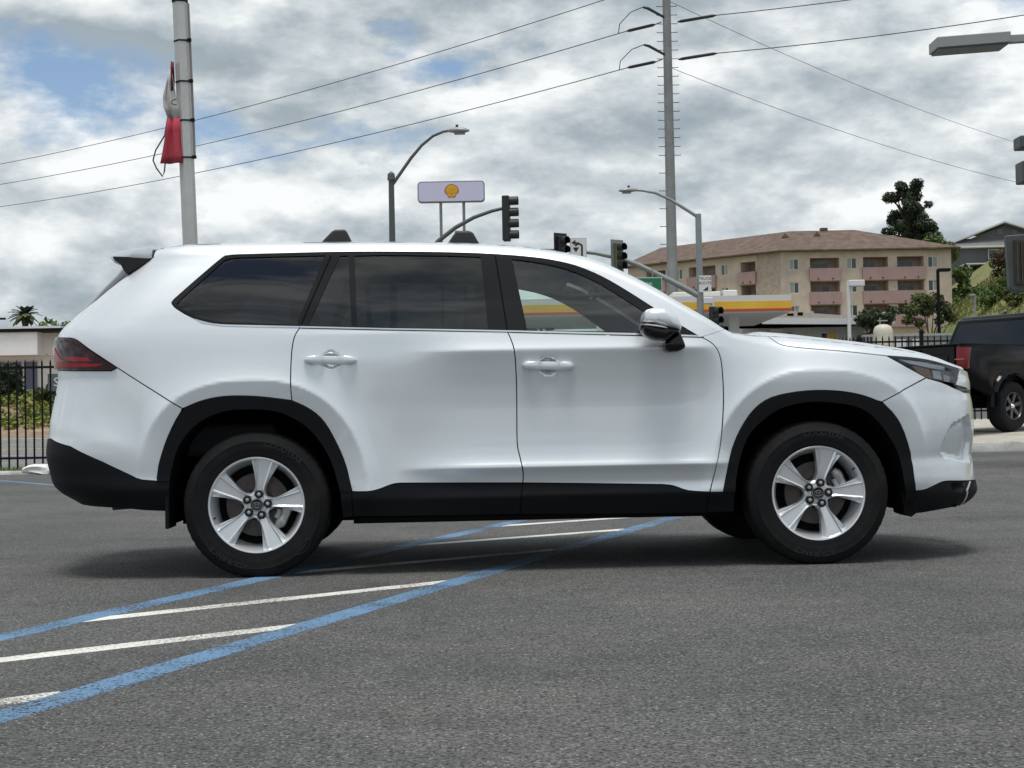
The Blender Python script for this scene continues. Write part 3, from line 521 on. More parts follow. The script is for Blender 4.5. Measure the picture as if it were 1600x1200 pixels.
def panel_geo(poly, g=.016, off=0.0, thick=.012, holes=()):
    """triangulated patch of the body surface inside poly (s,z), with a return edge; gives verts, faces, normals (near side)"""
    poly = clean(poly)
    if area(poly) < 0: poly = poly[::-1]
    bd = dens(poly, g); pts = list(bd); edges = [(i, (i+1) % len(bd)) for i in range(len(bd))]
    for h in holes:
        hb = dens(clean(h), g); k = len(pts); pts += hb; edges += [(k+i, k+(i+1) % len(hb)) for i in range(len(hb))]
    q = np.array(poly); xs = np.arange(q[:, 0].min(), q[:, 0].max(), g); zs = np.arange(q[:, 1].min(), q[:, 1].max(), g)
    gx, gz = np.meshgrid(xs, zs); gx = gx + (np.arange(len(zs)) % 2)[:, None]*g*.5; gx, gz = gx.ravel(), gz.ravel()
    d, ins = seg_dist(gx, gz, poly); ok = ins & (d > .4*g)
    for h in holes:
        d2, i2 = seg_dist(gx, gz, clean(h)); ok &= (~i2) & (d2 > .4*g)
    pts += list(zip(gx[ok], gz[ok]))
    rv, re, rf, *_ = delaunay_2d_cdt([Vector((float(a), float(b))) for a, b in pts], edges, [], 0, 1e-6)
    V = np.array([(v.x, v.y) for v in rv]); F = np.array([f for f in rf if len(f) == 3])
    c = V[F].mean(1); _, ins = seg_dist(c[:, 0], c[:, 1], poly); keep = ins
    for h in holes: keep &= ~seg_dist(c[:, 0], c[:, 1], clean(h))[1]
    F = F[keep]
    a, b, e = V[F[:, 0]], V[F[:, 1]], V[F[:, 2]]; cr = (b[:, 0]-a[:, 0])*(e[:, 1]-a[:, 1])-(b[:, 1]-a[:, 1])*(e[:, 0]-a[:, 0])
    F = F[np.abs(cr) > 1e-9]; cr = cr[np.abs(cr) > 1e-9]; F[cr < 0] = F[cr < 0][:, ::-1]
    used = np.unique(F); mp = -np.ones(len(V), int); mp[used] = np.arange(len(used)); V = V[used]; F = mp[F]
    P = surf_eval(S, V[:, 0], V[:, 1], off); N = surf_normal(S, V[:, 0], np.minimum(V[:, 1], S.ztop(P[:, 0])-.0055))
    P[:, 1] = np.minimum(P[:, 1], -.0005) if off >= -.02 else P[:, 1]
    faces = [tuple(f) for f in F]
    if thick:
        cnt = {}
        for f in F:
            for i in range(3):
                e = (f[i], f[(i+1) % 3]); cnt[e] = 1
        be = [e for e in cnt if (e[1], e[0]) not in cnt]
        k = len(P); nv, nn = [], []
        for a, b in be:
            t = P[b]-P[a]; nr = np.cross(t, N[a]); nr /= np.linalg.norm(nr)+1e-12
            nv += [P[a], P[b], P[b]-N[b]*thick, P[a]-N[a]*thick]; nn += [nr]*4
            j = k+len(nv)-4; faces.append((j, j+3, j+2, j+1))
        if nv: P = np.vstack([P, nv]); N = np.vstack([N, nn])
    return P, faces, N
def mirror_geo(g):
    P, F, N = g; P = P*np.array([1, -1, 1]); N = N*np.array([1, -1, 1]); return P, [tuple(reversed(f)) for f in F], N
def join_geo(*gs):
    P, F, N, k = [], [], [], 0
    for p, f, n in gs: P.append(p); N.append(n); F += [tuple(i+k for i in q) for q in f]; k += len(p)
    return np.vstack(P), F, np.vstack(N)
def geo_obj(name, g, m, parent):
    P, F, N = g; me = bpy.data.meshes.new(name); me.from_pydata(P.tolist(), [], [tuple(int(i) for i in f) for f in F])
    for p in me.polygons: p.use_smooth = True
    me.normals_split_custom_set_from_vertices([tuple(n) for n in N]); me.materials.append(m)
    o = bpy.data.objects.new(name, me); C.objects.link(o); o.parent = parent; return o
def pair(name, poly, m, parent=SUV, gap=.003, both=True, far_g=.04, **k):
    p = inset(poly, gap) if gap else poly
    a = geo_obj(name, panel_geo(p, **k), m, parent); k['g'] = far_g
    b = geo_obj(name, mirror_geo(panel_geo(p, **k)), m, parent); return a, b
def whole(name, poly, m, parent=SUV, gap=0, **k):
    g = panel_geo(inset(poly, gap) if gap else poly, **k); return geo_obj(name, join_geo(g, mirror_geo(g)), m, parent)
ro, ri, fo, fi = cv('arch_r_out'), cv('arch_r_in'), cv('arch_f_out'), cv('arch_f_in')
gr, gm, gf = cv('gap_rear_door'), cv('gap_mid'), cv('gap_front_door'); belt = cv('belt'); win = cv('win_outline')
sR = cv('gap_bumper_r')[1][0]; sD = gr[-1][0]; sF = cv('gap_bumper_f')[-1][0]
zc = gm and .4622
# --- body side: quarter panel, pillars and roof rail
ap = topc(1.03, -2.052, 90, -.0005)
poly = gr[::-1]+win+[belt[0]]+ap+cv('dpillar')+cv('tail_top')[1:]+[cv('gap_bumper_r')[1]]+[p for p in ro if sR+.01 < p[0] < sD-.006]
pair('body_side', poly, M_PAINT, g=.014)
dm_up = [p for p in gm if p[1] > .4625]; dm_lo = [p for p in gm if p[1] <= .4625]
# --- doors
poly = [p for p in ro if p[0] > sD+.004]+cv('clad_top_r')+dm_up[::-1]+[p for p in belt if -1.23 < p[0] < -.16][::1]+gr
rdoor = pair('rear_door', poly, M_PAINT, g=.014)
fd_up = [p for p in gf if p[1] > .3925]; fd_lo = [p for p in gf if p[1] <= .395]
poly = dm_up[::-1]+[p for p in belt if -.15 < p[0] < .8][::-1]+fd_up+cv('clad_top_f')[::-1]
fdoor = pair('front_door', poly, M_PAINT, g=.014)
sb = cv('sill_bot')
poly = cv('clad_top_r')+dm_lo+[p for p in sb if p[0] < -.12]
for p, d in zip(pair('sill_trim', poly, M_CLAD, g=.02, off=.004, gap=.002), rdoor): p.parent = d
poly = dm_lo[::-1]+cv('clad_top_f')+fd_lo+[p for p in sb if -.1 < p[0]]
for p, d in zip(pair('sill_trim', poly, M_CLAD, g=.02, off=.004, gap=.002), fdoor): p.parent = d
pair('sill_end', [ri[-1], ro[-1], (ro[-1][0], .306), (ri[-1][0]+.01, .302)], M_CLAD, g=.02, off=.006, gap=.001)
pair('sill_end', [fd_lo[0], fo[0], fi[0], (fi[0][0], .287), fd_lo[-1]], M_CLAD, g=.02, off=.005, gap=.002)
# --- fenders
poly = [(gf[0][0]+.006, gf[0][1]+.0055)]+topc(1.024, 1.235, 10, -.0005)+cv('hood_gap')+cv('head_bot')[1:3]+cv('gap_bumper_f')[1:]+[p for p in fo if p[0] < sF-.01][::-1]+fd_up[::-1][:-1]
pair('front_fender', poly, M_PAINT, g=.014)
# --- bumpers
tb = cv('tail_bot')
poly = tb+[(-2.735, 1.105), (-2.735, .97), (s_end(.97, 0), .97), (s_end(.86, 0), .86), (s_end(.75, 0), .75)]+cv('blk_bump_top')+[p for p in ro if p[0] < sR-.004][1:]+[cv('gap_bumper_r')[1]]
whole('rear_bumper', poly, M_PAINT, gap=.003, g=.016)
bt, bb_ = cv('blk_bump_top'), cv('blk_bump_bot')
poly = [(s_end(.75, 0), .745)]+bt+[(-1.916, .509), (-1.922, .352)]+bb_[1:]+[(s_end(.49, 0), .49)]
whole('lower_rear_bumper', poly, M_CLAD, gap=.002, off=.004, g=.02, thick=.03)
lt, lb = cv('lowf_top'), cv('lowf_bot')
poly = cv('gap_bumper_f')[::-1]+cv('slit_bot')+[(s_end(.89), .89), (s_end(.7), .7), (s_end(.5), .5), (s_end(.40), .40)]+lt[::-1]+[p for p in fo if p[0] > sF+.004][::-1][1:]
whole('front_bumper', poly, M_PAINT, gap=.003, g=.013)
poly = [fi[-1]]+lt+[(s_end(.40), .397), (s_end(.28), .285)]+lb[::-1]+[(fi[-1][0]+.012, .249)]
low = whole('lower_front_bumper', poly, M_CLAD, gap=.002, off=.004, g=.016, thick=.03)
l3 = cv('lip_line'); poly = [(l3[0][0]-.004, l3[0][1]), (l3[1][0]-.004, l3[1][1]), (l3[2][0]-.004, l3[2][1]), (l3[2][0]+.012, l3[2][1]), (l3[1][0]+.012, l3[1][1]), (l3[0][0]+.012, l3[0][1])]
for p in pair('lip_strip', poly, M_ALLOY, gap=0, g=.012, off=.008): p.parent = low
hf = cv('head_front'); poly = hf+cv('slit_top')[1:]+[(s_end(.91), .912), (s_end(1.0), 1.0), (2.60, 1.015)]
whole('grille_surround', poly, M_PAINT, gap=.002, g=.014, off=.004)
# --- arch trims
pair('arch_trim', ro+ri[::-1], M_CLAD, gap=.001, g=.018, off=.010, thick=.05)
pair('arch_trim', fo+fi[::-1], M_CLAD, gap=.001, g=.018, off=.010, thick=.05)
# --- glass
pq, psm, pr, pf = cv('pane_quarter'), cv('pane_small'), cv('pane_rear'), cv('pane_front')
frame = win+cv('chrome_top')[:-1]
pair('window_frame', frame, M_GBLK, gap=.002, g=.03, off=-.003, holes=(pq, psm, pr, pf), thick=.02)
for nm, p_, m_ in (('window_pane', pq, M_TINT), ('window_pane', psm, M_TINT), ('window_pane', pr, M_TINT), ('window_pane', pf, M_CLEAR)):
    pair(nm, p_, m_, gap=-.004, g=.05, off=-.010, thick=0)
pair('chrome_strip', cv('chrome_top')+belt[:7][::-1], M_CHROME, gap=.0012, g=.02, off=.004)
wq = win[:13]; pair('chrome_strip', [belt[6], belt[7], belt[8], belt[9]]+wq[::-1], M_CHROME, gap=.0012, g=.02, off=.003)
# door split and pillar seams on the glossy frame
def seam(a, b, w=.004):
    pair('pillar_seam', [(a[0]-w, a[1]), (a[0]+w, a[1]), (b[0]+w, b[1]), (b[0]-w, b[1])], M_DARK, gap=0, g=.05, off=-.001, thick=.003)
seam((-.205, 1.675), (-.155, 1.263)); seam((-1.082, 1.690), (-1.236, 1.306))
# rear window and tailgate
dp = cv('dpillar'); poly = dp[1:5]+[(s_end(1.3628, 0), 1.355), (s_end(1.5, 0), 1.5), (s_end(1.69, 0), 1.69)]
whole('rear_window', poly, M_GBLK, gap=.004, g=.03, off=-.012)
poly = [dp[4], dp[5], dp[6], (-2.735, 1.28), (-2.735, .98), (s_end(.98, 0), .98), (s_end(1.2, 0), 1.2), (s_end(1.3628, 0), 1.352)]
whole('tailgate', poly, M_PAINT, gap=.004, g=.025)
# --- tail lamps
tt = cv('tail_top')
lampn = pair('tail_light', tt+tb[1:]+[(-2.80, 1.115), (-2.80, 1.24)], M_DRED, gap=.001, g=.014, off=.012, thick=.03)
for L_ in lampn:
    sd_ = 1 if L_ is lampn[1] else 0
    for poly in ([(-2.80, 1.118), (-2.63, 1.118), (-2.42, 1.112), (-2.30, 1.110), (-2.262, 1.123), (-2.42, 1.132), (-2.63, 1.142), (-2.80, 1.145)],
                 [(-2.52, 1.150), (-2.42, 1.142), (-2.33, 1.140), (-2.36, 1.160), (-2.44, 1.166), (-2.52, 1.172)],
                 [(-2.80, 1.235), (-2.70, 1.225), (-2.58, 1.158), (-2.52, 1.150), (-2.56, 1.145), (-2.70, 1.150), (-2.80, 1.185)]):
        g_ = panel_geo(poly, g=.014, off=.016, thick=.006); geo_obj('lamp_strip', mirror_geo(g_) if sd_ else g_, M_RED, L_)
# --- head lamps: recessed housing, reflectors and a clear lens
hp = cv('head_top')+hf[1:]+cv('head_bot')[::-1][1:-1]
hl = pair('headlight', hp, M_LENS, gap=.002, g=.02, off=-.001, thick=0)
M_REFL = mat('lamp_reflector', (.88, .88, .90), .25, .15); M_AMB = mat('amber_reflector', (.46, .28, .20), .3, .2)
for sd_, L_ in enumerate(hl):
    mg = mirror_geo if sd_ else (lambda g: g)
    geo_obj('lamp_housing', mg(panel_geo(inset(hp, .004), g=.03, off=-.045, thick=-.04)), (bpy.data.materials.get('lamp_bowl') or mat('lamp_bowl', (.42, .42, .44), .3, .3)), L_)
    for poly, of_, m_ in (([(1.95, 1.080), (2.14, 1.060), (2.27, 1.040), (2.28, 1.014), (2.15, 1.030), (2.02, 1.054)], -.005, M_REFL),
                      ([(2.03, 1.046), (2.155, 1.024), (2.165, .975), (2.12, .978), (2.06, 1.014)], -.008, M_AMB),
                      ([(2.175, 1.020), (2.245, 1.010), (2.25, .968), (2.18, .975)], -.008, M_REFL), ([(2.27, 1.000), (2.34, .988), (2.33, .958), (2.28, .962)], -.016, M_REFL)):
        geo_obj('reflector', mg(panel_geo(poly, g=.012, off=of_, thick=.012)), m_, L_)
    geo_obj('lamp_edge', mg(panel_geo([(1.890, 1.092), (2.14, 1.074), (2.30, 1.052), (2.30, 1.047), (2.14, 1.067), (1.92, 1.083)], g=.02, off=-.006, thick=.01)), M_GBLK, L_)
# --- caps across the car: roof, windscreen, cowl, hood
def y_at(x, z):
    f = float(np.clip((z-ZT[0])/DZ, 0, len(ZT)-2)); j = int(f); r = S.P[j]*(1-(f-j))+S.P[j+1]*(f-j); k = slice(np.argmin(r[:, 0]), np.argmax(r[:, 0])+1)
    return float(np.interp(x, r[k, 0], -r[k, 1]))
def cap_geo(xs, crown, pw, ny=21, drop=0.0, dz=.006):
    V = []; N = []
    for x in xs:
        zt = float(S.ztop(np.array([x]))[0])-dz; ye = max(.02, y_at(x, zt)); c = crown(x)
        for t in np.linspace(-1, 1, ny): V.append((x, ye*t, zt+c*(1-abs(t)**pw)-drop))
    F = [(i*ny+k, (i+1)*ny+k, (i+1)*ny+k+1, i*ny+k+1) for i in range(len(xs)-1) for k in range(ny-1)]
    mb = MB(); mb.add(V, F); return mb
lerp = lambda a, b, t: a+(b-a)*min(1, max(0, t))
obj('roof', cap_geo(np.linspace(-2.045, .245, 40), lambda x: lerp(.012, .030, (x+2.05)/.5), 2), M_PAINT, SUV, smooth=60)
obj('windscreen', cap_geo(np.linspace(.25, 1.045, 30), lambda x: lerp(.03, .075, (x-.25)/.35)*lerp(1, .35, (x-.85)/.2), 2.6), M_CLEAR, SUV, smooth=60)
obj('cowl', cap_geo(np.linspace(1.04, 1.10, 4), lambda x: lerp(.02, .006, (x-1.04)/.06), 4), M_CLAD, SUV, smooth=60)
hood = obj('hood', cap_geo(np.linspace(1.09, 2.46, 56), lambda x: lerp(.010, .050, (x-1.09)/.17)*lerp(1, .85, (x-1.4)/1.0)*lerp(1, .3, (x-2.25)/.2), 4, ny=33), M_PAINT, SUV, smooth=60)
tp = topc(2.50, 1.236, 50, -.0005); poly = cv('hood_gap')+cv('head_top')[1:]+[(2.52, 1.022)]+tp[1:-1]
for o_ in pair('hood_edge', poly, M_PAINT, gap=.003, g=.014): o_.parent = hood
obj('headliner', cap_geo(np.linspace(-1.95, .27, 14), lambda x: .02, 2, ny=11, drop=.065), M_TRIM, SUV, smooth=60)
# --- inner shells: dark backing behind the gaps, grey trim around the cabin openings
n25 = np.linspace(0, math.pi, 24)
def arch_hole(c, k): return [(c+k*a*math.cos(t), .375+k*.555*max(0, math.sin(t))**.8-(.2 if math.sin(t) < .01 else 0)) for t in n25 for a in (.51,)]
inner_lo = [(-2.62, .42), (-1.98, .36), (-1.2, .30), (2.0, .30), (2.42, .33), (2.44, .90), (2.36, .97), (2.1, 1.06), (1.88, 1.06), (1.3, 1.14), (1.0, 1.17), (.87, 1.17), (-.16, 1.21), (-1.24, 1.25), (-1.7, 1.27), (-2.1, 1.25), (-2.62, 1.2)]
for sd_, mg in ((0, lambda g: g), (1, mirror_geo)):
    geo_obj('inner_panel', mg(panel_geo(inner_lo, g=.05, off=-.05 if False else -.024, thick=0, holes=(arch_hole(-1.475, .93), arch_hole(1.475, .93)))), M_DARK, SUV)
    up = [(-2.55, 1.28), (-1.7, 1.275), (-1.24, 1.255), (-.16, 1.215), (.87, 1.175), (1.0, 1.18)]+[(s, z-.02) for s, z in topc(1.0, -2.05, 40)]+[(-2.1, 1.66), (-2.3, 1.52)]
    hl_ = [inset(p, .012) for p in (pq, psm, pr, pf)]
    P_, F_, N_ = panel_geo(up, g=.04, off=-.045, thick=0, holes=[inset(p, -.004) for p in (pq, psm, pr, pf)])
    geo_obj('pillar_trim', mg((P_, F_, N_)), M_TRIM, SUV)
# --- wheel housings
for arch in (ri, fi):
    for sg in (-1, 1):
        a = np.array(arch); a = np.vstack([[a[0, 0], .28], a, [a[-1, 0], .28]]); P_ = surf_eval(S, a[:, 0], a[:, 1], -.004); mb = MB(); n = len(a)
        V = [(p[0], sg*-p[1], p[2]) for p in P_]+[(p[0], sg*.42, p[2]) for p in P_]
        V.append((float(P_[:, 0].mean()), sg*.42, .5))
        F = [(i, i+1, n+i+1, n+i) for i in range(n-1)]+[(n+i, n+i+1, 2*n) for i in range(n-1)]
        obj('wheel_housing', mb.add(V, F), M_DARK, SUV)
# --- underbody
mb = MB(); mb.bb(-2.25, -1.95, -.75, .75, .41, .5); mb.bb(-.98, .98, -.86, .86, .262, .42); mb.bb(-1.95, 1.95, -.40, .40, .25, .45); mb.bb(1.95, 2.3, -.7, .7, .27, .5)
obj('underbody', mb, M_DARK, SUV)
for sg in (-1, 1): mb = MB(); mb.bb(-.95, .93, min(sg*.90, sg*.865), max(sg*.90, sg*.865), .268, .30); obj('sill_flange', mb, M_DARK, SUV, bevel=.006)
mb = MB(); mb.tube([(-2.30, -.55, .372), (-2.2, -.55, .378), (-1.9, -.52, .40)], .030, 14); obj('exhaust_pipe', mb, mat('exhaust_steel', (.20, .20, .20), .4, .8), SUV, smooth=40)
for sg in (-1, 1):
    mb = MB(); mb.bb(-1.945, -1.925, sg*.955, sg*.74, .262, .52); obj('mud_flap', mb, M_CLAD, SUV, bevel=.006, bseg=2)
    mb = MB(); mb.prism([(1.935, .36), (2.02, .36), (2.02, .262), (1.985, .236), (1.95, .25)], sg*.90, sg*.70); obj('air_deflector', mb, M_DARK, SUV)
# --- spoiler
sec = lambda k: [(-2.046, 1.760+.014*k), (-2.12, 1.756+.014*k), (-2.215, 1.742+.012*k), (-2.262-.03*k, 1.722+.01*k), (-2.268-.03*k, 1.708+.01*k), (-2.245-.03*k, 1.680+.01*k), (-2.21, 1.665+.01*k), (-2.16, 1.700+.01*k), (-2.046, 1.700+.012*k)]
mb = MB(); V = []; ys = np.linspace(-1, 1, 17); n = 9
for t in ys:
    k = 1-t*t; half = .694
    for x, z in sec(k): V.append((x, t*half*(1 if x > -2.2 else .985), z-.006*abs(t)**8))
F = [(i*n+j, i*n+(j+1) % n, (i+1)*n+(j+1) % n, (i+1)*n+j) for i in range(len(ys)-1) for j in range(n)]+[tuple(range(n)), tuple((len(ys)-1)*n+j for j in range(n))[::-1]]
sp = obj('spoiler', mb.add(V, F), M_PAINT, SUV, smooth=35, bevel=.004, bseg=2)
for sg in (-1, 1):
    mb = MB(); mb.prism([(-2.050, 1.700), (-2.255, 1.708), (-2.240, 1.684), (-2.212, 1.666), (-2.20, 1.64), (-2.178, 1.61), (-2.050, 1.686)], sg*.6965, sg*.60); obj('spoiler_fin', mb, M_GBLK, sp, bevel=.004)
    mb = MB(); mb.prism([(-2.19, 1.698), (-2.255, 1.702), (-2.24, 1.680), (-2.205, 1.660)], sg*.59, sg*.2); obj('spoiler_lip', mb, M_CLAD, sp)
mb = MB()
for t, w, hgt in ((0, .05, .0), (.35, .05, .016), (.7, .035, .020), (1, .012, .004)):
    pass
mb.prism([(-1.90, 1.796), (-1.86, 1.815), (-1.80, 1.835), (-1.77, 1.833), (-1.765, 1.796)], -.03, .03); obj('antenna_fin', mb, M_PAINT, SUV, bevel=.012, bseg=3, smooth=60)
# --- roof rack feet and bars
M_RACK = mat('rack_black', (.02, .02, .021), .5, bump=.1, bscale=300, bdist=.001)
for foot in ([(-1.150, 1.775), (-1.118, 1.808), (-1.083, 1.842), (-1.066, 1.850), (-1.020, 1.850), (-1.006, 1.843), (-.975, 1.775)], [(-.462, 1.762), (-.432, 1.805), (-.414, 1.828), (-.400, 1.833), (-.335, 1.832), (-.318, 1.822), (-.284, 1.760)]):
    xm = sum(p[0] for p in foot)/len(foot); fp = [(x, z-.006) for x, z in foot]
    mb = MB(); mb.bb(xm-.04, xm+.04, -.60, .60, 1.812, 1.836); bar = obj('roof_bar', mb, M_RACK, SUV, bevel=.010, bseg=3, smooth=50)
    for sg in (-1, 1):
        mb = MB(); mb.prism(fp, sg*.655, sg*.55); obj('rack_foot', mb, M_RACK, bar, bevel=.014, bseg=3, smooth=50)
# --- door handles
def handle(cn, door, sg):
    (a, za), (b, zb) = CURVE[cn]; mb = MB(); V = []; n = 12; T = np.linspace(0, 1, 22)
    for t in T:
        s, z = a+(b-a)*t, za+(zb-za)*t; e = max(.02, 1-abs(2*t-1)**7)**.5; hh = .0225*e; out = .038*e**.4
        o_ = surf_eval(S, np.array([s]), np.array([z]))[0]; nn = np.array([0, -1, 0.])
        for k in range(n):
            q = 2*math.pi*k/n; cz = math.copysign(abs(math.sin(q))**.42, math.sin(q)); cy = math.copysign(abs(math.cos(q))**.42, math.cos(q))
            base = np.interp(abs(2*t-1), [0, .55, .75, 1], [.016, .016, .004, -.004])
            p = o_+nn*(base+(out-base)*(.5+.5*cy)); V.append((p[0], p[1] if sg < 0 else -p[1], z+hh*cz))
    F = [(i*n+k, i*n+(k+1) % n, (i+1)*n+(k+1) % n, (i+1)*n+k) for i in range(len(T)-1) for k in range(n)]+[tuple(range(n)), tuple((len(T)-1)*n+k for k in range(n))[::-1]]
    obj('door_handle', mb.add(V, F), M_PAINT, door, smooth=50)
for d, cn in ((rdoor, 'handle_r'), (fdoor, 'handle_f')):
    for sg, o_ in zip((-1, 1), d): handle(cn, o_, sg)
# --- mirrors
def pillow(outl, yc, half, lev=7, pw=3.6, n_sub=3):
    o = outl
    for _ in range(1):                                   # one round of corner cutting
        q = []
        for a, b in zip(o, o[1:]+o[:1]): q += [(a[0]*.8+b[0]*.2, a[1]*.8+b[1]*.2), (a[0]*.2+b[0]*.8, a[1]*.2+b[1]*.8)]
        o = q
    cx, cz = sum(p[0] for p in o)/len(o), sum(p[1] for p in o)/len(o); V = []; n = len(o); ts = np.sin(np.linspace(-math.pi/2, math.pi/2, lev*2+1))
    for t in ts:
        k = max(.03, (1-abs(t)**pw))**(1/pw)
        for x, z in o: V.append((cx+(x-cx)*k, yc+half*t, cz+(z-cz)*k))
    m = len(ts); F = [(i*n+j, i*n+(j+1) % n, (i+1)*n+(j+1) % n, (i+1)*n+j) for i in range(m-1) for j in range(n)]+[tuple(range(n)), tuple((m-1)*n+j for j in range(n))[::-1]]
    return MB().add(V, F)
for sg in (-1, 1):
    par = fdoor[0] if sg < 0 else fdoor[1]
    mc = obj('mirror_cap', pillow(MIR['cap'], sg*1.085, .095), M_PAINT, par, smooth=50)
    obj('mirror_housing', pillow(MIR['low'], sg*1.085, .090), M_GBLK, mc, smooth=50)
    obj('mirror_stalk', pillow(MIR['stalk'], sg*1.015, .075, pw=5), M_GBLK, mc, smooth=45)
    obj('turn_signal', pillow(MIR['ind'], sg*1.115, .070, lev=3, pw=4), mat('indicator_lens', (.62, .62, .64), .12, .3, coat=.5), mc, smooth=40)
# --- wheels
def tyre_mesh(sg):
    pr_ = [(.232, -.070), (.236, -.098), (.246, -.106), (.256, -.109), (.262, -.1115), (.266, -.111), (.285, -.1165), (.305, -.1185), (.325, -.1165), (.330, -.118), (.334, -.116), (.348, -.1095), (.358, -.104), (.366, -.101), (.374, -.092), (.3795, -.080),
           (.3805, -.060), (.372, -.058), (.372, -.051), (.3812, -.049), (.3815, -.018), (.372, -.016), (.372, -.008), (.3815, -.006), (.3815, .02), (.372, .022), (.372, .03), (.3812, .032), (.3805, .075), (.374, .092), (.33, .117), (.28, .116), (.24, .10), (.232, .07)]
    mb = MB(); N = 144; m = len(pr_); V = []
    for k in range(N):
        q = 2*math.pi*k/N
        for j, (r, h) in enumerate(pr_):
            if 13 <= j <= 15 and k % 3 == 0: r -= .0025
            if 16 <= j <= 28 and k % 6 == 0: r -= .002
            z = r*math.sin(q); V.append((r*math.cos(q), sg*-h, max(z, -.3742)))
    F = [(k*m+j, k*m+j+1, ((k+1) % N)*m+j+1, ((k+1) % N)*m+j) for k in range(N) for j in range(m-1)]
    return mb.add(V, F)
def ring_text(txt, rad, ang, size, flip):
    me = text_mesh(txt, size, depth=.0012); 
    for v in me.vertices:
        x, y, z = v.co; q = R(ang)-x/rad*(1 if not flip else -1); r = rad+(y if not flip else -y)
        v.co = (r*math.cos(q), z, r*math.sin(q))
    return me
def wheel(px, sg, rot):
    yc = sg*.842; o = sg      # outward sign along y
    mb = MB(); f = lambda pr_: [(r, -h*o if False else h*-o) for r, h in pr_]
    L_ = lambda pr_, n=72: mb.lathe([(r, -h*o) for r, h in pr_], n)
    L_([(.2505, -.094), (.2515, -.106), (.2475, -.1105), (.2400, -.109), (.2365, -.103), (.2320, -.092), (.2180, -.055), (.2080, -.01), (.2060, .10)])
    L_([(.001, -.082), (.040, -.084), (.060, -.082), (.068, -.074), (.068, -.04)], 40)
    for k in range(5):
        A = R(rot+72*k); ca, sa = math.cos(A), math.sin(A); V = []
        R_ = [.035, .060, .085, .11, .14, .17, .20, .225, .238]
        a_ = [.024, .021, .0165, .0180, .0225, .027, .0315, .035, .037]; b_ = [.042, .037, .0265, .0285, .038, .049, .061, .072, .078]; t_ = [-.083, -.087, -.092, -.0945, -.097, -.0995, -.1025, -.105, -.106]
        for r, a, b, t in zip(R_, a_, b_, t_):
            g_ = b*.55+a*.45
            for u, h in ((-b, t+.058), (-b*.985, t+.013), (-g_, t+.021), (-a-.003, t-.001), (-a+.004, t+.0045), (a-.004, t+.0045), (a+.003, t-.001), (g_, t+.021), (b*.985, t+.013), (b, t+.058)):
                V.append((r*ca-u*sa, -h*-1*1*(-o)*-1 if False else h*-o*1, r*sa+u*ca))
        n = 10; F = [(i*n+j, i*n+j+1, (i+1)*n+j+1, (i+1)*n+j) for i in range(len(R_)-1) for j in range(n-1)]
        mb.add(V, F)
    mb.v = [(x, y, z) for x, y, z in mb.v]
    w = obj('wheel', mb, M_ALLOY, SUV, smooth=32); w.location = (px, yc, .375)
    obj('tyre', tyre_mesh(-1 if o < 0 else 1) if False else tyre_mesh(o), M_RUB, w, smooth=38)
    for k in range(5):
        A = R(rot+72*k); c = (.0415*1.36*math.cos(A), 0, .0415*1.36*math.sin(A)); q = MB()
        q.lathe([(.0215, o*.080), (.0215, o*.0945), (.0200, o*.0955), (.0190, o*.0895), (.001, o*.0895)], 20, c=c); obj('lug_seat', q, M_GBLK if False else mat('lug_recess', (.018, .018, .020), .5, .2) if 'lug_recess' not in bpy.data.materials else bpy.data.materials['lug_recess'], w, smooth=40)
        q = MB(); q.lathe([(.0105, o*.080), (.0105, o*.097), (.008, o*.101), (.001, o*.102)], 6, c=c); obj('lug_nut', q, M_CAL, w)
    q = MB(); q.lathe([(.034, o*.083), (.034, o*.092), (.030, o*.095), (.027, o*.0935), (.001, o*.0945)], 36); cap = obj('centre_cap', q, bpy.data.materials.get('cap_black') or mat('cap_black', (.010, .010, .012), .2), w, smooth=40)
    q = MB()
    for rx, rz, cz in ((.0215, .0150, 0), (.0075, .0145, 0), (.0150, .0062, .0075)):
        q.tube([(rx*math.cos(t), o*.0955, cz+rz*math.sin(t)) for t in np.linspace(0, 2*math.pi, 25)], .0016, 6, cap=False)
    q.tube([(.031*math.cos(t), o*.0955, .031*math.sin(t)) for t in np.linspace(0, 2*math.pi, 33)], .0018, 6, cap=False)
    obj('emblem', q, M_CHROME, w, smooth=60)
    q = MB(); q.lathe([(.001, o*.02), (.085, o*.02), (.085, o*.035), (.165, o*.035), (.165, o*.008), (.001, o*.008)], 60); obj('brake_disc', q, M_DISC, w, smooth=30)
    q = MB(); q.lathe([(.001, o*-.005), (.216, o*-.005)], 40); obj('backing_plate', q, M_DARK, w)
    q = MB(); base = 25 if px > 0 else -25; pts = [((.150)*math.cos(R(base+d)), o*.040, .150*math.sin(R(base+d))) for d in np.linspace(-26, 26, 9)]
    q.tube(pts, [.018, .026, .030, .026, .024, .026, .030, .026, .018], 10); q.tube([(.118*math.cos(R(base+d)), o*.052, .118*math.sin(R(base+d))) for d in (-12, 0, 12)], .014, 8); obj('brake_caliper', q, M_CAL, w, smooth=40)
    q = MB(); q.tube([(.222*math.cos(R(rot+118 if px < 0 else rot-42)), o*.092, .222*math.sin(R(rot+118 if px < 0 else rot-42))), (.232*math.cos(R(rot+118 if px < 0 else rot-42)), o*.10, .232*math.sin(R(rot+118 if px < 0 else rot-42)))], .0045, 8); obj('valve', q, M_RUB, w)
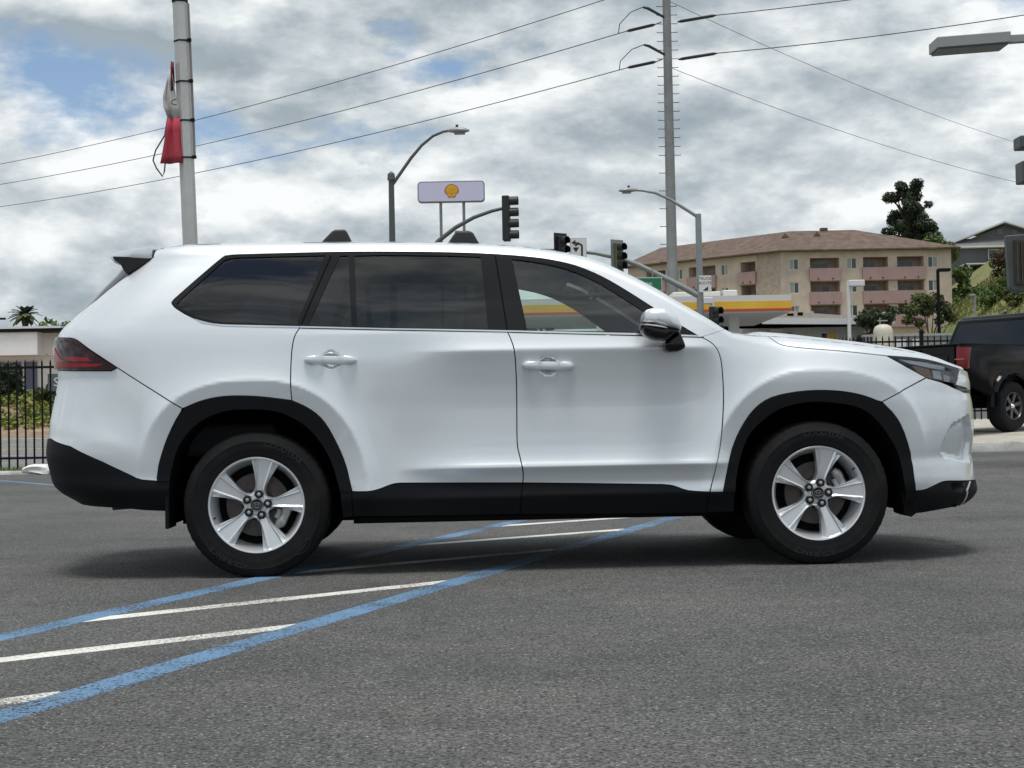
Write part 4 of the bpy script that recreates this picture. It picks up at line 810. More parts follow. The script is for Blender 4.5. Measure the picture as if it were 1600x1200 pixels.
    if o < 0:
        for txt, rad, ang, fl in (('GOODYEAR', .318, 84 if px > 0 else 62, False), ('ASSURANCE', .318, (84 if px > 0 else 62)+180, False)):
            me = ring_text(txt, rad, ang, .040, fl); t_ = obj('tyre_lettering', me, M_RUBT, w); t_.location = (0, -.1188, 0)
        q = MB(); q.tube([(.325*math.cos(R(-42)) + .05*math.cos(t)*math.cos(R(48))-.020*math.sin(t)*math.sin(R(48)), -.1178, .325*math.sin(R(-42))+.05*math.cos(t)*math.sin(R(48))+.020*math.sin(t)*math.cos(R(48))) for t in np.linspace(0, 2*math.pi, 25)], .0012, 5, cap=False)
        if px < 0: obj('tyre_badge', q, M_RUBT, w)
wheel(-1.475, -1, 78.5); wheel(1.475, -1, 75); wheel(-1.475, 1, 40); wheel(1.475, 1, 20)
# --- cabin
mb = MB(); mb.bb(-2.2, .95, -.74, .74, .42, .46); mb.bb(.95, .98, -.74, .74, .46, 1.12); obj('cabin_floor', mb, M_DARK, SUV)
mb = MB(); mb.prism([(.52, 1.06), (.60, 1.13), (.80, 1.16), (1.02, 1.17), (1.02, .75), (.62, .75), (.55, .92)], -.76, .76); obj('dashboard', mb, M_SEAT, SUV, bevel=.02, bseg=2, smooth=50)
q = MB(); c = Vector((.40, .38, 1.06)); ax = Vector((-.88, 0, .42)).normalized(); u = Vector((0, 1, 0)); v = ax.cross(u)
q.tube([c+(u*math.cos(t)+v*math.sin(t))*.185 for t in np.linspace(0, 2*math.pi, 29)], .016, 8, cap=False); q.tube([c, c+Vector((.3, 0, -.14))], .035, 8); q.tube([c+u*.18, c-u*.18], .018, 6)
obj('steering_wheel', q, M_SEAT, SUV, smooth=50)
def seat(x, y, w):
    b = MB(); b.bb(x, x+.52, y-w/2, y+w/2, .62, .80); s_ = obj('seat', b, M_SEAT, SUV, bevel=.05, bseg=3, smooth=50)
    b = MB(); b.prism([(x-.02, .72), (x+.12, .72), (x-.10, 1.26), (x-.22, 1.26)], y-w/2, y+w/2); obj('seat_back', b, M_SEAT, s_, bevel=.04, bseg=3, smooth=50)
    for dy in ((0,) if w < .7 else (-w*.3, w*.3)):
        b = MB(); b.prism([(x-.13, 1.30), (x-.22, 1.30), (x-.235, 1.46), (x-.16, 1.47)], y+dy-.12, y+dy+.12); obj('head_rest', b, M_SEAT, s_, bevel=.03, bseg=3, smooth=50)
seat(-.13, -.38, .52); seat(-.13, .38, .52); seat(-1.10, -.40, .54); seat(-1.10, .40, .54); seat(-1.92, 0, 1.2)
b = MB(); b.bb(.38, .42, -.11, .11, 1.50, 1.57); obj('rear_view_mirror', b, M_GBLK, SUV, bevel=.012, bseg=2)

# ======================= fence =======================
M_IRON = mat('fence_iron', (.007, .007, .008), .6, spec=.15, bump=.1, bscale=80)
fence = thing('picket_fence', 'long black iron picket fence between the parking lot and the street', 'fence')
pts = [(-15.5, 25.75), (1.0, 25.75), (8.1, 33.0), (20, 33.6)]
def fz(x, y): return .05 if y < 26 else .05+(.56-.05)*min(1, (y-26)/7)
pk = MB(); pk.box((0, 0, 1.0), (.026, .026, 1.86)); pk.add([(-.013, -.013, 1.93), (.013, -.013, 1.93), (.013, .013, 1.93), (-.013, .013, 1.93), (0, 0, 2.0)], [(0, 1, 4), (1, 2, 4), (2, 3, 4), (3, 0, 4)])
me_pk = pk.mesh('picket'); me_pk.materials.append(M_IRON)
pp = MB(); pp.box((0, 0, 1.02), (.075, .075, 2.08)); pp.box((0, 0, 2.075), (.09, .09, .03)); me_pp = pp.mesh('post'); me_pp.materials.append(M_IRON)
for a, b in zip(pts, pts[1:]):
    d = math.dist(a, b); n = int(d/.147); ang = math.atan2(b[1]-a[1], b[0]-a[0])
    for i in range(n):
        t = (i+.5)/n; x, y = a[0]+(b[0]-a[0])*t, a[1]+(b[1]-a[1])*t
        post = i % 16 == 7
        o = bpy.data.objects.new('post' if post else 'picket', me_pp if post else me_pk); C.objects.link(o); o.parent = fence; o.location = (x, y, fz(x, y)-.05); o.rotation_euler = (0, 0, ang)
    for hz in (.22, 1.80):
        q = MB(); za, zb = fz(*a)+hz, fz(*b)+hz; dx, dy = -math.sin(ang)*.016, math.cos(ang)*.016
        V = [(p[0]+s*dx, p[1]+s*dy, z+e) for p, z in ((a, za), (b, zb)) for s in (-1, 1) for e in (-.02, .02)]
        q.add(V, [(0, 1, 3, 2), (4, 6, 7, 5), (0, 4, 5, 1), (2, 3, 7, 6), (0, 2, 6, 4), (1, 5, 7, 3)]); obj('rail', q, M_IRON, fence)
# white plastic sheeting by the kerb
q = MB(); V = []; n = 12; T = np.linspace(0, 1, 16)
for t in T:
    for k in range(n):
        a = 2*math.pi*k/n; r = (.05+.10*math.sin(math.pi*min(1, t*1.1))**.6)*(1+.25*math.sin(5*a+9*t)*random.uniform(.5, 1)); V.append((-8.30+1.3*t, 24.95+.12*math.sin(7*t)+r*1.1*math.cos(a), max(.005, .07+.10*t*t+r*.75*math.sin(a)+.02*math.sin(13*t))))
F = [(i*n+k, i*n+(k+1) % n, (i+1)*n+(k+1) % n, (i+1)*n+k) for i in range(15) for k in range(n)]+[tuple(range(n)), tuple(15*n+k for k in range(n))]
tag(obj('plastic_sheet', q.add(V, F), mat('white_plastic', (.72, .72, .70), .5, bump=.4, bscale=9, bdist=.03), smooth=35), 'crumpled white plastic sheet lying along the kerb by the fence', 'sheet')

# ======================= flag pole =======================
fp = thing('flag_pole', 'tall pale metal pole with a red and white flag tied to it', 'pole', (-3.175, 15, 0)); fp.rotation_euler = (0, R(-1.7), 0)
M_POLE = mat('pale_metal', (.52, .52, .50), .45, .3, var=.06, vscale=5)
q = MB(); q.prism([(.076*math.cos(R(a+20)), .076*math.sin(R(a+20))) for a in range(0, 360, 60)], 0, 5.12, (0, 2, 1)); obj('shaft', q, M_POLE, fp)
q = MB(); q.prism([(.082*math.cos(R(a+20)), .082*math.sin(R(a+20))) for a in range(0, 360, 60)], 5.12, 5.17, (0, 2, 1)); obj('top_cap', q, M_IRON, fp)
q = MB(); q.tube([(.090, -.03, 5.1), (.093, -.03, 4.2), (.090, -.03, 3.52)], .012, 6); obj('conduit', q, mat('grey_conduit', (.22, .20, .19), .5), fp, smooth=50)
for z in (4.72, 4.30, 3.90, 3.52):
    q = MB(); q.prism([(.081*math.cos(R(a+20)), .081*math.sin(R(a+20))) for a in range(0, 360, 60)], z-.008, z+.008, (0, 2, 1)); q.box((.09, -.05, z), (.04, .03, .03)); obj('cable_tie', q, M_IRON, fp)
fl = thing('flag', 'limp red and white banner hanging beside the pale metal pole', 'flag', (-3.21, 14.93, 0)); fl.rotation_euler = (0, R(-1.7), 0)
def cloth(poly_rows, m, nm):
    q = MB(); V = []; n = len(poly_rows); w = 7
    for i, (z, x0, x1) in enumerate(poly_rows):
        for k in range(w): t = k/(w-1); V.append((x0+(x1-x0)*t, .035*math.sin(9*t+z*3)*(1-t*.5), z))
    F = [(i*w+k, i*w+k+1, (i+1)*w+k+1, (i+1)*w+k) for i in range(n-1) for k in range(w-1)]
    q.add(V, F); me = q.mesh(nm); o = obj(nm, me, m, fl, smooth=80); md = o.modifiers.new('t', 'SOLIDIFY'); md.thickness = .004; return o
M_FRED = mat('flag_red', (.42, .045, .07), .8, var=.15, vscale=6); M_FWHT = mat('flag_white', (.50, .48, .46), .8, var=.1, vscale=6); M_FDK = mat('flag_dark_red', (.14, .015, .03), .8)
cloth([(4.50, -.075, -.04), (4.40, -.085, -.04), (4.30, -.095, -.04), (4.20, -.100, -.05)], M_FDK, 'upper_band')
cloth([(4.42, -.095, -.06), (4.28, -.130, -.05), (4.14, -.165, -.03), (4.04, -.160, -.01), (3.92, -.122, .0)], M_FWHT, 'white_band')
cloth([(3.92, -.122, .0), (3.80, -.14, .0), (3.65, -.17, .0), (3.54, -.195, .01), (3.46, -.215, .01)], M_FRED, 'red_band')
me = text_mesh('C', .09, depth=.002); o = obj('flag_letter', me, mat('flag_print', (.02, .02, .02), .8), fl); o.location = (-.045, -.045, 4.07); o.rotation_euler = (R(90), 0, 0)
q = MB(); q.tube([(-.12, 0, 3.95), (-.16, -.01, 3.75), (-.26, -.01, 3.60), (-.29, -.01, 3.50), (-.26, -.01, 3.42), (-.20, -.01, 3.33), (-.18, -.01, 3.38), (-.165, -.01, 3.49)], .008, 5); obj('loose_cord', q, mat('flag_cord', (.05, .035, .04), .8), fl)

# ======================= lot light pole at the right =======================
lp = thing('lot_light_pole', 'grey parking lot light with a flat box lamp and floodlights on its pole', 'light pole', (6.75, 18, .2))
M_LAMP = mat('lamp_grey', (.30, .31, .31), .5, .2); M_LAMPD = mat('lamp_dark', (.075, .085, .085), .5, .2, var=.1, vscale=8)
q = MB(); q.prism([(.075*math.cos(R(a)), .075*math.sin(R(a))) for a in range(0, 360, 30)], 0, 5.3, (0, 2, 1)); obj('shaft', q, M_LAMPD, lp, smooth=40)
q = MB(); q.prism([(-1.505, 5.005), (-.61, 5.060), (-.61, 5.195), (-1.505, 5.140)], -.19, .19); o = obj('lamp_head', q, M_LAMP, lp, bevel=.008)
q = MB(); q.prism([(-1.48, 4.985), (-.64, 5.035), (-.64, 5.062), (-1.48, 5.010)], -.17, .17); obj('lamp_lens', q, mat('lamp_lens_dark', (.05, .055, .06), .3), lp)
q = MB(); q.prism([(-.612, 5.09), (0, 5.12), (0, 5.20), (-.612, 5.175)], -.06, .06); obj('lamp_arm', q, M_LAMP, lp)
for z0, z1, x in ((3.78, 3.93, -.50), (3.36, 3.62, -.485)):
    q = MB(); q.box((x+.15, 0, (z0+z1)/2), (.32, .26, z1-z0)); f_ = obj('floodlight', q, M_LAMPD, lp, bevel=.012); q = MB(); q.tube([(x+.3, 0, (z0+z1)/2), (0, 0, (z0+z1)/2)], .03, 8); obj('bracket', q, M_LAMPD, f_)
q = MB(); q.prism([(-.685, 2.72), (-.20, 2.75), (-.20, 2.02), (-.60, 2.03), (-.66, 2.08)], -.05, .05); f_ = obj('large_floodlight', q, M_LAMPD, lp, bevel=.01)
q = MB(); q.bb(-.60, -.22, -.09, -.048, 2.12, 2.66); obj('heat_sink', q, mat('lamp_brown', (.055, .050, .038), .6, var=.2, vscale=9), f_)
for k in range(7):
    q = MB(); q.bb(-.585+.052*k, -.573+.052*k, -.125, -.088, 2.14, 2.64); obj('fin', q, bpy.data.materials['lamp_brown'], f_)
q = MB(); q.tube([(-.3, .05, 2.4), (0, .0, 2.4)], .04, 8); obj('bracket', q, M_LAMPD, f_)

# ======================= street lamps with signal arms =======================
M_GALV = mat('galvanised', (.26, .28, .28), .5, .35, var=.1, vscale=3); M_GALVD = mat('painted_steel', (.085, .10, .095), .5, .2)
M_SIG = mat('signal_black', (.012, .013, .013), .5); M_SIGG = mat('signal_yellow_green', (.10, .10, .05), .5)
def cobra(par, x, z, sg, m):
    q = MB(); V = []; prof = [(0, .05, .05), (.15, .09, .09), (.35, .16, .11), (.55, .15, .09), (.70, .06, .03)]
    for d, w, h in prof:
        for a in range(0, 360, 30):
            c, s = math.cos(R(a)), math.sin(R(a)); V.append((x+sg*d, w*c, z-.02*d+h*s*(1 if s > 0 else .75)))
    n = 12; F = [(i*n+k, i*n+(k+1) % n, (i+1)*n+(k+1) % n, (i+1)*n+k) for i in range(4) for k in range(n)]+[tuple(range(n)), tuple(4*n+k for k in range(n))]
    h = obj('lamp_head', q.add(V, F), m, par, smooth=50)
    q = MB(); q.tube([(x+sg*.32, 0, z+.09), (x+sg*.32, 0, z+.17)], .045, 8); obj('photocell', q, M_SIG, h)
    q = MB(); q.box((x+sg*.40, 0, z-.10), (.34, .20, .05)); obj('lens', q, mat('cobra_lens', (.25, .25, .22), .3) if 'cobra_lens' not in bpy.data.materials else bpy.data.materials['cobra_lens'], h, bevel=.02)
def signal(name, label, loc, n, rz, body=M_SIG, plate=None, lens=None, group=None):
    t = thing(name, label, 'traffic light', loc, rz, group); H = .345*n
    q = MB(); q.box((-.10, 0, 0), (.22, .34, H)); obj('housing', q, body, t, bevel=.02)
    if plate: q = MB(); q.box((-.14, 0, 0), (.015, .62, H+.26)); obj('back_plate', q, plate, t)
    for k in range(n):
        z = H/2-.1725-.345*k; q = MB(); V = []
        for d in (0, .26):
            for a in range(-40, 221, 20):
                for r in (.150, .140): V.append((.01+d*(1 if a < 0 or a > 180 else 1), r*math.cos(R(a)), z+r*math.sin(R(a))))
        m = 28; F = []
        for i in range(13):
            j = 2*i; F += [(j, j+2, m+j+2, m+j), (j+1, m+j+1, m+j+3, j+3), (m+j, m+j+2, m+j+3, m+j+1)]
        F += [(0, m, m+1, 1), (26, 27, m+27, m+26)]
        v_ = obj('visor', q.add(V, F), M_SIG, t, smooth=40)
        q = MB(); q.lathe([(.001, .035), (.07, .03), (.13, .01)], 16, 'x', (0, 0, z)); obj('signal_lens', q, lens[k] if lens else M_SIG, v_, smooth=60)
    return t
lampA = thing('street_lamp', 'dark steel street lamp with curved arm carrying the four lens signal', 'street lamp', (-3.58, 45, 0), 0)
q = MB(); q.tube([(0, 0, 0), (0, 0, 8.25)], [.13, .085], 14); obj('post', q, M_GALVD, lampA, smooth=40)
q = MB(); q.tube([(0, 0, 8.17), (0, 0, 8.36)], [.125, .11], 12); q.tube([(0, 0, 8.36), (0, 0, 8.43)], [.10, .03], 12); obj('collar', q, M_GALVD, lampA, smooth=40)
q = MB(); q.tube([(.05, 0, 8.05), (.28, 0, 8.37), (.62, 0, 8.84), (.95, 0, 9.22), (1.30, 0, 9.50), (1.62, 0, 9.63), (1.85, 0, 9.66)], [.055, .052, .05, .046, .043, .04, .04], 10); obj('lamp_arm', q, M_GALVD, lampA, smooth=60)
cobra(lampA, 1.72, 9.66, 1, M_LAMP)
q = MB(); q.tube([(0, 0, 5.0), (.5, 0, 5.35), (.95, 0, 5.80), (1.42, 0, 6.28), (1.95, 0, 6.68), (2.5, 0, 6.97), (3.05, 0, 7.16), (3.42, 0, 7.24)], [.085, .08, .075, .07, .065, .06, .055, .05], 10); obj('signal_arm', q, M_GALVD, lampA, smooth=60)
signal('traffic_light', 'black four lens traffic light at the tip of a curved steel arm', (.02, 44.9, 6.91), 4, R(-8))
M_LR, M_LY, M_LG = mat('lens_red', (.06, .012, .010), .3), mat('lens_amber', (.05, .035, .008), .3), mat('lens_green', (.012, .04, .03), .3)
lampB = thing('street_lamp', 'galvanised street lamp whose long arm spans the junction by the gas station', 'street lamp', (7.10, 55, 0))
q = MB(); q.tube([(0, 0, 0), (-.02, 0, 8.32)], [.16, .11], 14); obj('post', q, M_GALV, lampB, smooth=40)
q = MB(); q.tube([(-.02, 0, 8.2), (-.5, 0, 8.52), (-1.05, 0, 8.88), (-1.6, 0, 9.14), (-2.1, 0, 9.24), (-2.55, 0, 9.27)], [.065, .062, .058, .052, .048, .045], 10); obj('lamp_arm', q, M_GALV, lampB, smooth=60)
cobra(lampB, -2.28, 9.26, -1, M_LAMP)
q = MB(); q.tube([(0, 0, 5.22), (-1.15, 0, 5.86), (-2.3, 0, 6.45), (-3.0, 0, 6.72), (-3.9, 0, 6.93), (-5.0, 0, 7.06), (-5.9, 0, 7.10)], [.115, .105, .095, .088, .08, .07, .065], 10); obj('signal_arm', q, M_GALV, lampB, smooth=60)
signal('traffic_light', 'three lens traffic light hung mid arm above the white car', (4.10, 54.8, 6.75), 3, R(-52), M_SIGG, M_GALV, (M_LR, M_LY, M_LG))
signal('traffic_light', 'dark traffic light beside the turn arrow sign on the arm', (1.99, 54.8, 7.04), 3, R(-52), M_SIG, M_SIG, (M_LR, M_LY, M_LG))
signal('traffic_light', 'low black traffic light at the foot of the galvanised lamp post', (7.62, 54.7, 4.30), 3, R(-52), M_SIG, None, (mat('lens_red_lit', (.2, .03, .02), .3), M_LY, M_LG))
def flat(par, name, poly, y, m, th=.004): q = MB(); q.prism(poly, y, y-th); return obj(name, q, m, par)
M_SWHITE = mat('sign_white', (.66, .66, .64), .5, var=.05, vscale=4); M_SBLK = mat('sign_black', (.01, .01, .01), .5); M_SGRN = mat('sign_green', (.012, .16, .075), .5)
ut = thing('turn_sign', 'square white road sign with black left and u-turn arrow', 'sign', (2.56, 54.75, 7.10))
flat(ut, 'plate', [(-.30, -.36), (.30, -.36), (.30, .36), (-.30, .36)], 0, M_SWHITE, .02); flat(ut, 'border', [(-.31, -.37), (.31, -.37), (.31, .37), (-.31, .37)], .012, M_SBLK, .01)
arc = [(.02+.15*math.cos(t), .06+.12*math.sin(t)) for t in np.linspace(0, math.pi*.95, 12)]; arc2 = [(.02+.08*math.cos(t), .06+.055*math.sin(t)) for t in np.linspace(math.pi*.95, 0, 12)]
flat(ut, 'arrow', [(.17, -.30), (.17, .06)]+arc[1:]+arc2+[(.10, -.30)], -.022, M_SBLK); flat(ut, 'arrow_head', [(-.20, .02), (.03, .02), (-.09, -.16)], -.023, M_SBLK); flat(ut, 'arrow_head', [(-.10, .30), (-.10, .10), (-.25, .20)], -.0235, M_SBLK); flat(ut, 'arrow_bar', [(-.11, .22), (.05, .20), (.05, .15), (-.11, .17)], -.0215, M_SBLK)
def words(par, txt, size, x, z, y, m, align='CENTER', nm='lettering'):
    o = obj(nm, text_mesh(txt, size, depth=.002, align=align), m, par); o.location = (x, y, z); o.rotation_euler = (R(90), 0, 0); return o
gs = thing('street_name_sign', 'green street name sign hanging from the galvanised signal arm', 'sign', (5.02, 54.9, 5.72))
flat(gs, 'plate', [(-1.3, -.22), (.62, -.22), (.62, .22), (-1.3, .22)], 0, M_SGRN, .03); flat(gs, 'rim', [(-1.33, -.25), (.65, -.25), (.65, .25), (-1.33, .25)], .012, M_SWHITE, .012); words(gs, 'ge', .36, .12, .0, -.035, M_SWHITE)
q = MB(); q.box((-.9, .02, .36), (.04, .03, .32)); obj('hanger', q, M_GALV, gs); q = MB(); q.box((.3, .02, .42), (.04, .03, .42)); obj('hanger', q, M_GALV, gs)
tr = thing('truck_route_sign', 'small white truck route sign strapped to the galvanised lamp post', 'sign', (7.26, 54.8, 5.68))
flat(tr, 'plate', [(-.23, -.31), (.23, -.31), (.23, .31), (-.23, .31)], 0, M_SWHITE, .02); words(tr, 'TRUCK', .145, 0, .19, -.022, M_SBLK); words(tr, 'ROUTE', .145, 0, .02, -.022, M_SBLK); flat(tr, 'arrow', [(-.09, -.25), (.10, -.10), (.10, -.25)], -.022, M_SBLK)
ts_ = thing('notice_sign', 'white turn notice sign seen through the car window', 'sign', (3.62, 54.0, 0))
q = MB(); q.tube([(0, .06, 0), (0, .06, 3.9)], .05, 8); obj('post', q, M_GALV, ts_, smooth=40); flat(ts_, 'plate', [(-.48, 3.30), (.48, 3.30), (.48, 4.5), (-.48, 4.5)], 0, M_SWHITE, .02); words(ts_, 'TURN R', .26, 0, 4.18, -.024, M_SBLK)

# ======================= transmission pole and wires =======================
M_STEEL = mat('weathered_steel', (.22, .225, .22), .55, .3, var=.12, vscale=2)
up = thing('utility_pole', 'very tall grey steel transmission pole studded with climbing pegs', 'utility pole', (7.72, 70, 0))
q = MB(); q.prism([(math.cos(R(a)), math.sin(R(a))) for a in range(0, 360, 30)], 0, 1, (0, 2, 1)); q.v = [(x*(.29-.14*z), y*(.29-.14*z), z*30) for x, y, z in q.v]; obj('shaft', q, M_STEEL, up, smooth=20)
q = MB(); q.prism([(.205*math.cos(R(a)), .205*math.sin(R(a))) for a in range(0, 360, 30)], 17.05, 17.28, (0, 2, 1)); obj('yellow_band', q, mat('yellow_band', (.55, .38, .05), .6), up)
peg = MB(); peg.tube([(0, 0, 0), (.30, 0, 0), (.31, 0, .04)], .017, 5); me_peg = peg.mesh('climbing_peg'); me_peg.materials.append(M_IRON)
k = 0; z = 6.4
while z < 22:
    for sg in ((1, -1) if z > 12.4 else (-1,)):
        o = bpy.data.objects.new('climbing_peg', me_peg); C.objects.link(o); o.parent = up; r = .29-.14*z/30-.02; o.location = (sg*r, 0, z); o.rotation_euler = (0, 0, 0 if sg > 0 else math.pi)
    z += .42 if z > 12.4 else .85
LV = [(17.85, 17.55), (19.65, 19.35), (21.55, 21.3)]
M_INS = mat('insulator_black', (.014, .014, .015), .45)
ends_l = [(-47, 120, 18.3), (-47, 120, 20.0), (-47, 120, 21.5)]
wire_m = mat('wire_metal', (.05, .05, .055), .5, .3)
def wire(name, label, a, b, sag, r, n=24):
    q = MB(); a, b = Vector(a), Vector(b); q.tube([a.lerp(b, i/n)+Vector((0, 0, -sag*4*(i/n)*(1-i/n))) for i in range(n+1)], r, 6); return tag(obj(name, q, wire_m, smooth=60), label, 'wire', 'power lines')
nm = ('lowest', 'middle', 'highest')
for i, (z, z2) in enumerate(LV):
    L = Vector((-.25, .2, z)); far = Vector(ends_l[i])-Vector((7.72, 70, 0)); dr = (far-L).normalized(); P1 = L+dr*.35+Vector((0, 0, -.05)); P2 = P1+dr*1.75
    q = MB(); q.tube([P1, P1.lerp(P2, .1), P1.lerp(P2, .9), P2], [.03, .075, .075, .03], 8); obj('insulator', q, M_INS, up, smooth=50)
    q = MB(); q.tube([L, P1], .03, 6); obj('shackle', q, M_STEEL, up)
    q = MB(); q.tube([(-.15, -.1, z+.15), (-.9, -.2, z+.55), (-1.15, -.2, z+.62)], [.06, .07, .05], 8); obj('jumper_post', q, M_INS, up, smooth=50)
    q = MB(); q.tube([(-1.15, -.2, z+.62), (-1.7, .1, z+.48), (-2.2, .8, z+.1), tuple(P2+dr*.5)], .022, 6); obj('jumper_wire', q, wire_m, up, smooth=60)
    base = Vector((7.72, 70, 0))
    wire('power_line', '%s of three power lines running off behind the flag pole' % nm[i], base+P2, ends_l[i], .9, .022); 
    wire('power_line_far', '%s power line span continuing past the flag pole' % nm[i], ends_l[i], (-150, 225, ends_l[i][2]+1), 1.5, .03) if False else None
    if i < 2:
        R1 = Vector((.3, -.1, z-.12)); tgt = Vector((36, 58, z+1.2))-base; dr2 = (tgt-R1).normalized(); Q1 = R1+dr2*.2; Q2 = Q1+dr2*1.9
        q = MB(); q.tube([Q1, Q1.lerp(Q2, .1), Q1.lerp(Q2, .9), Q2], [.03, .075, .075, .03], 8); obj('insulator', q, M_INS, up, smooth=50)
        wire('power_line', '%s power line leaving the steel pole to the right above the apartments' % nm[i], base+Q2, base+tgt, .5, .022)
for (a, b, lb) in (((7.9, 70.1, 20.6), (52, 126, 21.4), 'thin upper guy wire dropping behind the flat box lamp'), ((7.9, 70.1, 17.4), (50, 118, 17.2), 'thin lower guy wire dropping from the yellow band of the pole')):
    wire('guy_wire', lb, a, b, 1.0, .014)

# ======================= gas station =======================
def pecten(par, cx, cz, s, y, nm='shell_emblem'):
    M_PY = bpy.data.materials.get('emblem_yellow') or mat('emblem_yellow', (.72, .42, .02), .5); M_PR = bpy.data.materials.get('emblem_red') or mat('emblem_red', (.38, .035, .02), .5)
    def out(k):
        p = []
        for a in np.linspace(-18, 198, 29): p.append((cx+k*s*math.cos(R(a))*(1+.012*math.cos(R(a*10))), cz+s*.12+k*s*.93*math.sin(R(a))*1.0))
        return p+[(cx-k*s*.62, cz-s*.40*k), (cx-s*.52*k, cz-s*.80*k), (cx+s*.52*k, cz-s*.80*k), (cx+k*s*.62, cz-s*.40*k)]
    o = flat(par, nm, out(1.06), y, M_PR, .012); flat(o, 'emblem_face', out(.93), y-.013, M_PY, .008)
    for a in (35, 57, 79, 101, 123, 145):
        d = (math.cos(R(a)), math.sin(R(a))); n_ = (-d[1], d[0]); w = .028*s; b0 = (cx+d[0]*.12*s, cz-.55*s+d[1]*.12*s); b1 = (cx+d[0]*1.25*s*(.92 if 60 < a < 120 else .95), cz-.55*s+d[1]*1.28*s)
        flat(o, 'emblem_rib', [(b0[0]-n_[0]*w*.4, b0[1]-n_[1]*w*.4), (b1[0]-n_[0]*w, b1[1]-n_[1]*w), (b1[0]+n_[0]*w, b1[1]+n_[1]*w), (b0[0]+n_[0]*w*.4, b0[1]+n_[1]*w*.4)], y-.022, bpy.data.materials['emblem_red'], .004)
    return o
ps = thing('pylon_sign', 'lilac white sign board with an orange shell emblem on two tall posts', 'sign', (-4.28, 110, 0))
def rr(w, h, r): return [(sx*(w/2-r)+r*math.cos(R(a)), sz_*(h/2-r)+17.83+r*math.sin(R(a))) for sx, sz_, a0 in ((1, 1, 0), (-1, 1, 90), (-1, -1, 180), (1, -1, 270)) for a in range(a0, a0+91, 15)]
q = MB(); q.prism(rr(5.02, 1.58, .28), -.2, .2); obj('cabinet', q, mat('sign_frame', (.20, .20, .22), .5), ps)
q = MB(); q.prism(rr(4.86, 1.42, .22), -.23, -.201); obj('face', q, mat('sign_face', (.60, .59, .78), .4), ps)
pecten(ps, .04, 17.83, .50, -.235)
for x in (-.80, .92):
    q = MB(); q.tube([(x, 0, 0), (x, 0, 17.05)], .11, 10); obj('post', q, M_STEEL, ps, smooth=40)
ca = math.atan2(4.5, -11.88)
gc = thing('gas_canopy', 'gas station canopy edged with white, yellow and red bands', 'canopy', (11.38, 60, 0))
# local +x runs to the right; canopy spans x from -13 to 0
M_CW = mat('canopy_white', (.62, .62, .60), .5); M_CY = mat('canopy_yellow', (.68, .36, .03), .45, col2=(.74, .48, .05), vscale=.4); M_CR = mat('canopy_red', (.50, .07, .02), .45)
q = MB(); q.bb(-13.2, 0, 0, 9, 4.93, 5.60); obj('deck', q, M_CW, gc)
for z0, z1, d, m, nm_ in ((5.40, 5.64, .05, M_CW, 'white_band'), (5.09, 5.40, .06, M_CY, 'yellow_band'), (5.0, 5.09, .09, M_CR, 'red_band')):
    q = MB(); q.bb(-13.25, d, -d, 9.1, z0, z1); obj(nm_, q, m, gc)
for x in (-11, -2):
    for y in (2, 7.5): q = MB(); q.bb(x-.2, x+.2, y-.2, y+.2, 0, 4.93); obj('column', q, M_CW, gc)
q = MB(); q.bb(-4.6, -2.6, 1.5, 4, 5.6, 5.95); obj('roof_unit', q, M_CW, gc, bevel=.03); q = MB(); q.bb(-2.5, -1.9, 1.5, 3, 5.6, 6.0); obj('roof_unit', q, M_CW, gc, bevel=.03)
em = thing('emblem_panel', 'white panel with a yellow shell emblem seen through the car window', 'sign', (4.85, 58.5, 0))
q = MB(); q.prism([(-.6, 4.2), (.6, 4.2), (.6, 5.4), (-.6, 5.4)], 0, .1); obj('panel', q, M_CW, em); pecten(em, 0, 4.85, .44, -.002); q = MB(); q.tube([(0, .05, 0), (0, .05, 4.2)], .08, 8); obj('post', q, M_GALV, em)
# store
st = thing('station_store', 'low tan roofed gas station store with white fascia board', 'building', (13.17, 71, -.116)); st.scale = (1.145,)*3
M_SH = mat('tan_shingle', (.17, .142, .112), .9, var=.16, vscale=2.2, bump=.4, bscale=9, bdist=.05); M_WL = mat('white_siding', (.50, .49, .46), .7, var=.06, vscale=3); M_FAS = mat('white_fascia', (.66, .66, .66), .5)
q = MB(); q.bb(-2.2, 3.35, 0, 9, 0, 4.40); obj('wall', q, M_WL, st)
for k in range(18): q = MB(); q.bb(-1.0+.24*k, -.975+.24*k, -.02, -.001, 1.5, 4.40); obj('siding_rib', q, M_WL, st)
q = MB(); q.add([(-1.1, -1.0, 4.78), (4.35, -1.0, 4.66), (4.35, 10, 4.7), (-3.4, 10, 4.9), (-3.4, 2.0, 5.1), (-1.6, 4.5, 5.86), (2.0, 5.0, 5.35)], [(0, 1, 6, 5), (1, 2, 6), (2, 3, 5, 6), (3, 4, 5), (4, 0, 5)]); q.add([(-1.1, -1.0, 4.60), (4.35, -1.0, 4.50), (4.35, 10, 4.5), (-3.4, 10, 4.6), (-3.4, 2, 4.7)], [(0, 1, 2, 3, 4)]); rf = obj('roof', q, M_SH, st)
q = MB(); q.add([(-1.1, -1.03, 4.52), (4.38, -1.03, 4.40), (4.38, -1.03, 4.66), (-1.1, -1.03, 4.78), (-1.1, -.95, 4.52), (4.30, -.95, 4.40), (4.30, -.95, 4.66), (-1.1, -.95, 4.78)], [(0, 1, 2, 3), (4, 7, 6, 5), (0, 4, 5, 1), (3, 2, 6, 7), (0, 3, 7, 4), (1, 5, 6, 2)]); obj('fascia', q, M_FAS, st)
q = MB(); q.bb(4.32, 4.40, -.93, 10, 4.40, 4.655); obj('fascia', q, M_FAS, st)
